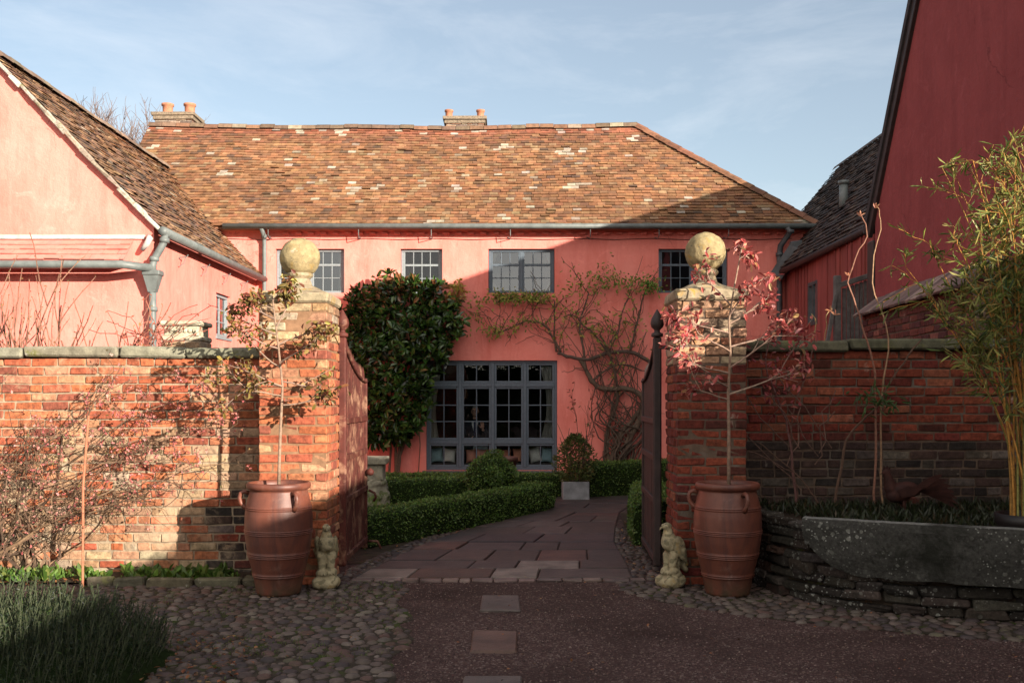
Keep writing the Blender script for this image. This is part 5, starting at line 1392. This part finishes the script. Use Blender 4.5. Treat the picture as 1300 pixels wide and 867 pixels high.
m.build('stems', BARK, wi, smooth=True)
lf = MB(); wl = [((.19,.22,.035),4),((.13,.18,.03),3),((.26,.25,.05),2.5),((.22,.12,.05),1.2),((.34,.28,.07),1)]
def spray(px, py, sx, sy, n, cols=wl, s=.075):
    for _ in range(n):
        p = P(random.gauss(px, sx), random.gauss(py, sy), 18.88-abs(random.gauss(0,.07))); lf.leaf(p, (rdir()+Vector((0,-.3,-.5))).normalized(), (Vector((0,-.8,.5))+rdir()*.7).normalized(), s*U(.6,1.2), s*.42, hsv(pick(cols), .3, .1), .12)
spray(660, 377, 20, 3.6, 420); spray(636, 376, 9, 4, 110); spray(688, 378, 8, 4, 90); spray(608, 384, 8, 7, 40); spray(600, 396, 7, 10, 40, wl+[((.25,.10,.05),4)])
spray(792, 358, 26, 6, 240, [((.11,.19,.03),4),((.15,.22,.035),3),((.22,.20,.05),1.5)]); spray(826, 362, 8, 5, 130, [((.09,.18,.025),4),((.14,.21,.035),3)]); spray(755, 360, 12, 8, 60); spray(770, 345, 8, 8, 50, wl+[((.2,.1,.05),3)])
spray(640, 415, 22, 6, 70); spray(628, 422, 8, 5, 55, wl+[((.24,.13,.06),3)]); spray(668, 406, 14, 5, 60); spray(715, 395, 12, 14, 80); spray(728, 360, 10, 12, 50); spray(752, 415, 12, 10, 60); spray(770, 435, 14, 12, 60); spray(775, 398, 24, 14, 90); spray(800, 420, 16, 16, 50); spray(785, 470, 12, 14, 30); spray(712, 425, 6, 14, 25)
lf.build('leaves', LEAF, wi)
# yellow leaved twig above the magnolia by the small sash window
yt = empty('yellow_climber', (fx(583,18.8), 18.8, 0), 'yellow leaved climber tip between magnolia and double window', 'climber'); m = MB(); lf = MB(); tips = []
m.tube(wiggle((fx(531,18.9),18.9,.02), (fx(533,18.9),18.88,fz(445)), 8, .05)+wiggle((fx(533,18.9),18.88,fz(445)), (fx(580,18.8),18.8,fz(400)), 5, .05)[1:], .010, 5, (.14,.09,.06))
for k in range(5): branchy(m, P(580+U(-4,4),398,18.8), Vector((U(-.5,.8),-.3,1)), .42, .006, 1, tips, .8, .3, .6, 4, (.3,.2,.08))
m.build('stems', BARK, yt)
for _ in range(110):
    p, d, dep = random.choice(tips); lf.leaf(p+rdir()*.03, rdir(), rdir(), .10, .05, hsv(pick([((.36,.30,.06),4),((.26,.24,.06),2),((.34,.14,.06),1)]), .25, .1), .12)
lf.build('leaves', LEAF, yt)

# ------------------------------------------------------------------ flowering quince sprawling over the left wall
qz = empty('flowering_quince', (-4.05, 8.1, 0), 'tangled pink flowered quince shrub sprawling against the sunlit brick wall', 'shrub')
m = MB(); qc = [(.12,.074,.045),(.18,.11,.068),(.075,.047,.03)]; ends = []
def stemq(p, q, r0, n=9, amp=.16, sag=0):
    pts = wiggle(p, q, n, amp, sag); m.tube(pts, [r0*(1-.7*i/n) for i in range(n+1)], 5, hsv(random.choice(qc), .2, .05), cap=False); return pts
tops = [(-4.1,1.72),(-3.8,1.62),(-3.5,1.78),(-3.15,1.66),(-2.9,1.55),(-2.62,1.48),(-2.42,1.35),(-2.5,1.15),(-2.75,1.05),(-3.0,1.35),(-3.3,1.2),(-3.6,1.1),(-4.3,1.4),(-4.6,1.2),(-4.7,.8),(-3.9,1.3),(-2.65,.85),(-3.1,.75),(-2.36,1.55),(-2.2,1.3),(-2.3,1.6),(-2.55,1.7),(-2.15,1.05),(-3.4,1.5),(-4.2,1.05),(-3.55,.6)]
base_pts = [Vector((-4.15+U(-.35,.35), 8.12+U(-.06,.1), .03)) for _ in range(14)]
main = []
for i in range(30):
    t = random.choice(tops); b = random.choice(base_pts); q = Vector((t[0]+U(-.25,.25), 8.22-U(0,.40), t[1]+U(-.25,.12)))
    k_ = b.lerp(q, U(.35,.6)) + Vector((U(-.35,.2), 0, U(.05,.35)))
    a_ = stemq(b, k_, U(.008,.016), 7, .20); b_ = stemq(a_[-1], q, .006, 8, .22, U(-.12,.06)); main.append(a_[2:]+b_)
for i in range(470):
    s_ = random.choice(main); p = random.choice(s_[3:]); d = rdir(); d.y *= .5; d = (d + Vector((.25,0,.0))).normalized(); q = p + d*U(.10,.40)
    if q.y > 8.29: q.y = 8.29
    e_ = stemq(p, q, U(.0022,.0042), 6, .11); ends.append(e_[2:])
m.build('stems', BARK, qz)
fl = MB(); lf = MB()
for _ in range(7500):
    p = random.choice(random.choice(ends)) + rdir()*.02
    dens = math.exp(-((p.x+2.85)**2/.45 + (p.z-1.35)**2/.16))
    if rnd() > .10 + 1.2*dens: continue
    if rnd() < .55:
        lf.leaf(p, rdir(), rdir(), U(.018,.034), U(.012,.02), hsv(pick([((.22,.06,.05),3),((.30,.11,.08),2),((.12,.10,.03),2),((.16,.06,.04),2)]), .3, .1))
    else:
        c = hsv(pick([((.62,.22,.20),3),((.50,.14,.14),2),((.68,.34,.30),1.5)]), .2, .08)
        for k in range(4): fl.leaf(p, rdir(), rdir(), U(.012,.02), .014, c)
for s in main:
    for p in s[2:]:
        if rnd() < .35: lf.leaf(p+rdir()*.02, rdir(), rdir(), U(.015,.03), .014, hsv(pick([((.20,.07,.05),3),((.12,.11,.03),2),((.24,.16,.06),1)]), .3))
lf.build('leaves', LEAF, qz); fl.build('flowers', FLOWER, qz)
m = MB(); m.tube([(-3.385,7.85,0),(-3.39,7.87,.8),(-3.36,7.9,1.36)], .0095, 7); tag(m.build('garden_stake', plain('rusty_rod', (.34,.13,.07), .8, .3, 30, .2), org=(-3.385,7.85,0)), 'thin rusty upright stake in front of the quince', 'stake')
# weeds at the foot of the wall
wg = MB()
for _ in range(60):
    c = Vector((U(-4.3,-2.05), U(7.98,8.25), .03)); n = 12 if c.x > -3.7 else 20; s = U(.04,.11)
    if -3.2 < c.x < -2.95: s *= 1.15
    for k in range(n):
        d = (rdir()+Z_*1.1).normalized(); wg.leaf(c+Vector((U(-.05,.05),U(-.05,.05),0)), d, rdir(), s*U(.6,1.4), s*.5, hsv(pick([((.09,.16,.025),4),((.06,.11,.02),3),((.13,.16,.04),1)]), .3, .1), .1)
tag(wg.build('weeds', LEAF), label='fresh green weeds along the foot of the left wall', cat='weeds', kind='stuff')
# bare stems behind the left wall
bs_ = empty('bare_shrub', (-4.7, 9.4, 0), 'leafless twiggy shrub standing up behind the far left of the wall', 'shrub'); m = MB(); tips = []
for k in range(26):
    x = U(-5.2,-3.6); branchy(m, Vector((x+U(-.1,.1),9.3+U(-.2,.3),1.2)), Vector((U(-.35,.45),U(-.2,.2),1)), U(.75,1.25)*(.75 if x > -4.1 else 1), .010, 1, tips, .5, .45, .55, 6, (.24,.12,.08), (3,5))
    m.tube([(x,9.4,0),(x,9.3,1.3)], .012, 5, (.2,.1,.07))
lf = MB()
for p, d, dep in tips:
    if rnd() < .5: lf.leaf(p, rdir()+Z_*.5, rdir(), .025, .012, hsv((.16,.11,.04), .3, .2))
m.build('stems', BARK, bs_); lf.build('foliage', LEAF, bs_)
cv = empty('withered_climber', (-3.3, 9.15, 0), 'withered reddish climber trailing round the carved planter behind the wall', 'climber'); m = MB(); lf = MB()
for k in range(34):
    a = Vector((-3.28+U(-.12,.1), 9.05, 1.85+U(-.1,.2))); q = a + Vector((U(-.55,.6), U(-.1,.1), U(-.1,.42))); pts = wiggle(a, q, 7, .12, -.05); m.tube(pts, .004, 4, hsv((.28,.10,.07), .3), cap=False)
    for p in pts[2:]:
        if rnd() < .5: lf.leaf(p, rdir(), rdir(), .04, .02, hsv(pick([((.34,.10,.06),3),((.3,.2,.07),1)]), .3))
m.tube([(-3.3,9.1,0),(-3.28,9.05,1.9)], .014, 6, (.2,.1,.07))
m.build('stems', BARK, cv); lf.build('leaves', LEAF, cv)

# ------------------------------------------------------------------ stems over and against the right wall
rr = empty('tall_rose', (3.1, 8.15, 0), 'tall bare rose stems climbing the shaded wall and rising above its coping', 'shrub'); m = MB(); lf = MB(); tips = []
def rose(pp, Y, r0, r1, c=(.11,.06,.042)): return vine(pp, r0*.62, r1*.75, Y, c, 6)
rose([(1060,640),(1075,560),(1110,520),(1140,470),(1170,430)], 8.1, .02, .008); rose([(1110,640),(1112,540),(1108,460),(1090,400),(1078,350),(1100,300),(1092,270)], 8.1, .016, .005, (.22,.11,.07))
rose([(1120,640),(1118,520),(1128,430),(1108,360),(1118,280),(1112,262)], 8.12, .013, .004, (.3,.17,.10)); rose([(1010,640),(1003,560),(985,500),(972,460),(980,420)], 8.15, .016, .006, (.12,.06,.05))
rose([(1012,640),(1005,540),(1025,470),(1035,430)], 8.2, .012, .006); rose([(975,540),(1000,500),(1040,470)], 8.2, .006, .004); rose([(1040,640),(1010,600),(960,560)], 8.1, .01, .005)
for px_, py_ in ((1092,275),(1112,265),(1078,350),(1060,400),(1055,395)):
    for k in range(4): lf.leaf(P(px_,py_,8.1), rdir()+Z_, rdir(), .05, .018, hsv((.38,.17,.10), .25, .1), .1)
rose([(1048,437),(1050,400),(1056,392)], 8.4, .006, .004, (.35,.26,.12)); rose([(1028,437),(1036,410),(1030,398)], 8.4, .006, .004, (.35,.26,.12))
for _ in range(90):
    p = P(random.gauss(990,22), random.gauss(480,26), 8.1-U(0,.12)); lf.leaf(p, rdir(), rdir(), .055, .025, hsv(pick([((.20,.035,.04),4),((.28,.07,.05),2)]), .3), .1)
for _ in range(60):
    p = P(random.gauss(1112,18), random.gauss(505,9), 8.05-U(0,.12)); lf.leaf(p, (rdir()+Vector((.5,0,-.2))).normalized(), rdir(), .09, .02, hsv((.06,.10,.03), .3), .1)
for k in range(9):
    p = P(U(985,1060), U(560,640), 8.15); m.tube(wiggle(p, p+Vector((U(-.5,.3),0,U(.2,.6))), 5, .07), .005, 4, hsv((.14,.08,.06), .2), cap=False)
m.build('stems', BARK, rr); lf.build('leaves', LEAF, rr)

# ------------------------------------------------------------------ bamboo in a dark pot
BX = Vector((3.53, 6.80, 0))
m = MB(); m.lathe([(.15,.0),(.17,.1),(.19,.40),(.20,.62),(.215,.64),(.215,.70),(.19,.70),(.18,.62)], (0,0,0), 36); m.lathe([(0,.64),(.182,.64)], (0,0,0), 36)
tag(m.build('dark_pot', plain('dark_glazed_pot', (.014,.010,.009), .5, .3, 8, .1), org=(0,0,0), smooth=True), 'large dark pot of bamboo cut by the right edge', 'pot').location = BX + Vector((0,0,.01))
bb = empty('bamboo', BX + Vector((0,0,.65)), 'golden stemmed bamboo arching up along the right edge', 'bamboo'); m = MB(); lf = MB()
bc = [((.42,.20,.045),3),((.34,.18,.05),2),((.28,.20,.06),1.5),((.20,.17,.05),1)]
lc = [((.14,.16,.03),4),((.22,.21,.05),3),((.30,.26,.08),1.6),((.09,.12,.025),3)]
heads = [(1196,200,6.7),(1215,215,6.8),(1235,190,6.6),(1246,215,6.9),(1262,225,6.6),(1275,192,6.7),(1290,185,6.5),(1296,240,6.8),(1283,260,6.4),(1180,300,6.9),(1215,300,6.6),(1245,290,6.5),(1150,330,7.0),(1265,310,6.3),(1300,200,6.4),(1300,225,6.5),(1288,205,6.6),(1298,262,6.7),(1310,220,6.6),(1330,230,6.5),(1320,300,6.3),(1190,380,6.6),(1225,370,6.8),(1255,380,6.5),(1230,440,6.4),(1285,330,6.9)]
for (a, b, Y) in heads:
    q = P(a, b, Y); p0 = BX + Vector((U(-.13,.13), U(-.12,.12), .64)); q = q
    n = 14; pts = []
    for i in range(n+1):
        t = i/n; s = t**1.45; pts.append(Vector((p0.x+(q.x-p0.x)*s, p0.y+(q.y-p0.y)*s, p0.z+(q.z-p0.z)*(t*.97+.03*math.sin(t*3.1)))) + Vector((noise.noise((a,t*3,0)),noise.noise((a,t*3,4)),0))*.03*t)
    cc = hsv(pick(bc), .2, .06)
    for i in range(n):
        r = .0085*(1-.75*i/n); m.tube([pts[i], pts[i+1]], [r, r*.94], 6, cc, cap=False); m.tube([pts[i+1]-(pts[i+1]-pts[i])*.03, pts[i+1]], r*1.25, 6, (cc[0]*.6,cc[1]*.6,cc[2]*.6), cap=False)
    for i in range(8, n+1):
        for k in range(random.randint(1, 2)):
            d = (rdir()*.9 + Vector((-.1,-.1,.5))).normalized(); e = pts[i] + d*U(.08,.30); tw = wiggle(pts[i], e, 4, .02); m.tube(tw, .0022, 3, cc, cap=False)
            for q_ in tw[1:]:
                for j in range(random.randint(2, 3)):
                    lf.leaf(q_, (d*.8 + rdir()*.8 + Vector((0,0,-.25))).normalized(), rdir(), U(.06,.12), U(.009,.014), hsv(pick(lc), .3, .1), .1)
dk = [((.04,.07,.02),3),((.06,.09,.025),3),((.09,.10,.03),1)]
for _ in range(300):
    p = P(random.gauss(1278,22), U(325,300+U(60,240)), U(6.4,7.4)); lf.leaf(p, (rdir()+Vector((-.2,0,-.3))).normalized(), rdir(), U(.06,.13), U(.010,.015), hsv(pick(dk), .3, .1), .1)
m.build('canes', BARK, bb, smooth=True); lf.build('leaves', LEAF, bb)

# ------------------------------------------------------------------ dark feathery bush at the lower left
lv = empty('lavender_bush', (-2.35, 5.0, 0), 'dark green feathery bush filling the lower left corner', 'bush'); lf = MB(); m = MB()
bushc = [((.012,.022,.010),4),((.017,.031,.011),3),((.009,.016,.008),3),((.031,.050,.014),1.4)]
def bush_h(x, y):
    e = max(0, 1 - ((x+2.82)/.86)**2) ; f = max(0, 1-((y-4.95)/.95)**2); return .50*min(1, (e*f)**.5*1.25)*(1+.18*noise.noise((x*3,y*3,0)))
cnt = 0
while cnt < 3000:
    x, y = U(-3.6,-1.68), U(4.0,5.9); h = bush_h(x, y)
    if h < .08: continue
    cnt += 1
    z0 = h*U(.35,.75); lean = Vector(((x+2.82)*.2+U(-.35,.35), (y-4.95)*.3+U(-.35,.35), 1)).normalized(); l = U(.10,.20); fr = rnd() < .16
    p0 = Vector((x, y, z0)); p1 = p0+lean*l
    m.tube([p0-lean*z0*.4, p1], .0025, 3, (.05,.06,.03), cap=False)
    for k in range(18):
        t = (k+1)/18; q = p0.lerp(p1, t); d = (lean*.8 + rdir()*.75).normalized(); c = hsv(pick(bushc), .25, .08)
        if fr: c = (c[0]*1.6, c[1]*1.75, c[2]*1.2)
        lf.leaf(q, d, rdir(), U(.018,.036)*(1.1-.4*t), U(.0035,.006), c)
m.build('shoots', BARK, lv); lf.build('foliage', LEAF, lv)
cm = MB(); gx = 22
vs = []
for i in range(gx+1):
    for j in range(gx+1):
        x = -3.65+2.0*i/gx; y = 3.95+2.0*j/gx; vs.append((x, y, max(-.02, bush_h(x, y)*.62-.02)))
cm.faces(vs, [(i*(gx+1)+j,(i+1)*(gx+1)+j,(i+1)*(gx+1)+j+1,i*(gx+1)+j+1) for i in range(gx) for j in range(gx)]); cm.build('inner_growth', CORE, lv)

# ------------------------------------------------------------------ bare trees beyond the left wing
for (px, py, Y, hh, label) in ((150,150,36,8.0,'leafless tree showing above the ridge of the left wing'), (176,150,40,7.5,'leafless tree nearest the left chimney behind the roofs')):
    x = (px-650)/F*Y; zt = EYE+(505-112)/F*Y
    t_ = empty('bare_tree', (x, Y, 0), label, 'tree', 'leafless trees behind the roofs'); m = MB(); tips = []
    m.tube([(x,Y,0),(x+.1,Y,zt-5)], [.22,.15], 8, (.12,.09,.08))
    for k in range(9): branchy(m, Vector((x+U(-.1,.1),Y,zt-5-U(0,.6))), Vector((U(-.8,.8),U(-.5,.5),1)), 2.1, .06, 4, tips, .75, .3, .72, 4, (.16,.12,.11), (2,4))
    m.build('trunk', BARK, t_)
# hedge far behind the viewpoint, seen mirrored in the kitchen window
th = empty('tall_hedge', (0,-16,0), 'tall dark hedge across the lane behind the viewpoint', 'hedge'); lf = MB()
m = MB(); m.box((-22,-17.5,0),(14,-16,3.2)); m.build('inner_growth', CORE, th)
for _ in range(9000):
    p = Vector((U(-22,14), -16+U(-.3,.35), U(0,4.0))); lf.leaf(p, rdir(), rdir(), .35, .2, hsv((.04,.055,.02), .4, .1))
lf.build('foliage', LEAF, th)

# ------------------------------------------------------------------ in the kitchen: seated man, cushions, window seat
ws = empty('window_seat', (-.4, 19.6, 0), 'long cushioned window seat inside the kitchen window', 'bench')
m = MB(); m.box((bx0+.03, YF+.22, .012), (bx1-.03, YF+.72, .17)); m.build('bench', ROOM, ws); m = MB(); m.cbox(Vector(((bx0+bx1)/2, YF+.47, .205)), X_, Y_, Z_, bx1-bx0-.1, .5, .07, .03); m.build('seat_pad', plain('dark_cloth', (.06,.05,.05), .95, .2, 8, .1), ws)
def cushion(px, py0, py1, w, c, label, rot=0, dy=0):
    Y = 19.36+dy; x = (px-650)/F*Y; z0, z1 = .24, max(.5, EYE-(py0-505)/F*Y); h = (z1-z0); W = w/F*Y
    m = MB(); N = 12; vs = []
    for s in (1, -1):
        for i in range(N+1):
            for j in range(N+1):
                u_, v_ = i/N*2-1, j/N*2-1; b = (max(0,(1-u_**2)*(1-v_**2)))**.35*.065; pk = 1-.10*(1-abs(u_)**1.5)*abs(v_) - .10*(1-abs(v_)**1.5)*abs(u_)
                px_ = u_*W/2*(.9+.1*abs(v_)**2)*1; pz_ = v_*h/2*(.9+.1*abs(u_)**2)
                cr_, sr_ = math.cos(rot), math.sin(rot); vs.append((px_*cr_-pz_*sr_, -s*b+ (pz_)*.15, px_*sr_+pz_*cr_ + h/2))
    M1 = (N+1)**2; fs = []
    for i in range(N):
        for j in range(N):
            a = i*(N+1)+j; fs.append((a,a+N+1,a+N+2,a+1)); a += M1; fs.append((a,a+1,a+N+2,a+N+1))
    m.faces(vs, fs, c); o = m.build('cushion', CLOTH, smooth=True); o.location = (x, Y, z0+.005); tag(o, label, 'cushion', 'cushions on the window seat')
cushion(554, 569, 586, 17, (.30,.40,.42), 'blue grey cushion in the left corner of the window seat', .1)
cushion(571, 569, 586, 16, (.70,.66,.60), 'cream cushion beside the left blue grey cushion', -.08, .02)
cushion(598, 571, 586, 13, (.66,.28,.20), 'coral patterned cushion below the seated man', .05)
cushion(612, 570, 586, 16, (.62,.30,.23), 'pale coral cushion between coral cushion and the dome', -.04, .02)
cushion(610, 566, 580, 20, (.40,.46,.50), 'blue and white folded cushion behind the coral cushions', .0, .16)
cushion(640, 576, 586, 18, (.50,.18,.12), 'dark orange cushion lying behind the clipped dome', .0)
cushion(658, 569, 586, 13, (.68,.28,.18), 'bright orange cushion in the third bay', .1, .03)
cushion(679, 568, 586, 16, (.72,.68,.62), 'cream cushion tilted in the right bay', .25)
cushion(695, 568, 586, 16, (.34,.46,.50), 'pale blue cushion in the right corner of the window seat', -.1, .02)
chx, chy = (603-650)/F*20.1, 20.15
ch = empty('dining_chair', (chx, chy, 0), 'dark dining chair under the seated man', 'chair')
m = MB(); m.cbox(Vector((chx,chy,.44)), X_, Y_, Z_, .44, .42, .05, .01); m.build('seat', WOODG, ch)
m = MB(); m.cbox(Vector((chx,chy+.22,.72)), X_, Y_, Z_, .42, .03, .44, .01); m.build('backrest', WOODG, ch)
for a in (-.19,.19):
    for b in (-.18,.2):
        m = MB(); m.cbox(Vector((chx+a,chy+b,.212)), X_, Y_, Z_, .04, .04, .40, .006); m.build('leg', WOODG, ch)
B = Vector((chx, chy, .0)); V2 = lambda x, y, z: B + Vector((x, y, z))
hd = V2(.0, -.02, 1.22)
bl = [('e', V2(0,.02,.56), (.18,.15,.11)), ('c', V2(0,.02,.58), V2(0,.0,.90), .135, .155), ('e', V2(0,.0,.93), (.20,.105,.10)), ('c', V2(0,0,.98), V2(0,-.01,1.10), .06, .052), ('e', hd+Vector((0,0,.02)), (.074,.092,.108)), ('e', hd+Vector((0,-.03,-.055)), (.055,.06,.05)), ('c', hd+Vector((0,-.085,.01)), hd+Vector((0,-.108,-.022)), .010, .016), ('e', hd+Vector((0,-.088,-.055)), (.022,.012,.008)),
      ('e', hd+Vector((.076,.0,0)), (.010,.02,.03)), ('e', hd+Vector((-.076,.0,0)), (.010,.02,.03)), ('e', hd+Vector((.03,-.082,.028)), (.016,.01,.008)), ('e', hd+Vector((-.03,-.082,.028)), (.016,.01,.008))]
for s in (-1, 1):
    bl += [('c', V2(s*.09,-.02,.53), V2(s*.11,-.42,.53), .085, .062), ('c', V2(s*.11,-.42,.53), V2(s*.11,-.42,.09), .058, .042), ('c', V2(s*.11,-.40,.05), V2(s*.12,-.58,.04), .045, .036)]
bl += [('c', V2(-.20,.0,.94), V2(-.24,-.03,.68), .058, .046), ('c', V2(-.24,-.03,.68), V2(-.10,-.26,.66), .044, .033), ('c', V2(.20,.0,.94), V2(.26,-.05,.70), .058, .046), ('c', V2(.26,-.05,.70), V2(.17,-.27,.86), .042, .030)]
hands = []
for (w_, dirn, s) in ((V2(.165,-.285,.885), Vector((-.1,-.12,1)).normalized(), 1), (V2(-.09,-.28,.66), Vector((.9,-.4,.1)).normalized(), -1)):
    sd_ = dirn.cross(Vector((0,-1,0.2))).normalized(); bl.append(('e', w_+dirn*.045, (.038,.022,.045))); hands.append(w_+dirn*.07)
    for k, (o_, ln) in enumerate(((-.030,.062),(-.010,.074),(.010,.070),(.029,.054))):
        a = w_+dirn*.08+sd_*o_; b = a+dirn*ln*.55+Vector((0,-.008,0)); bl += [('c', a, b, .0095, .009), ('c', b, b+dirn*ln*.5+Vector((0,-.018,0)), .009, .0075)]
    a = w_+dirn*.03-sd_*.035; bl += [('c', a, a-sd_*.03+dirn*.03, .012, .010), ('c', a-sd_*.03+dirn*.03, a-sd_*.035+dirn*.06, .010, .008)]
def pcol(p):
    if min((p-h).length for h in hands) < .115 and p.z > .6: return (.55,.30,.22)
    q = p-hd
    if p.z > 1.075:
        if q.z > .075 or (q.y > .02 and q.z > -.03): return (.30,.28,.26)
        if q.y < -.07 and abs(q.z-.03) < .010 and .014 < abs(q.x) < .046: return (.06,.04,.035)
        return (.55,.30,.22)
    if p.z > .74 and q.y < -.05 and abs(q.x) < .075*(p.z-.70)/.36: return (.04,.05,.10) if abs(q.x) < .022 else (.70,.70,.72)
    return (.028,.032,.045)
pn = organic('person', bl, .0075, vmat('person_skin_and_cloth', .8, .12, 40, 150, .1, .002), None, (chx, chy, .0), pcol, 0, 3)
tag(pn, 'grey haired person in dark suit sitting inside the kitchen window, one hand raised', 'person')
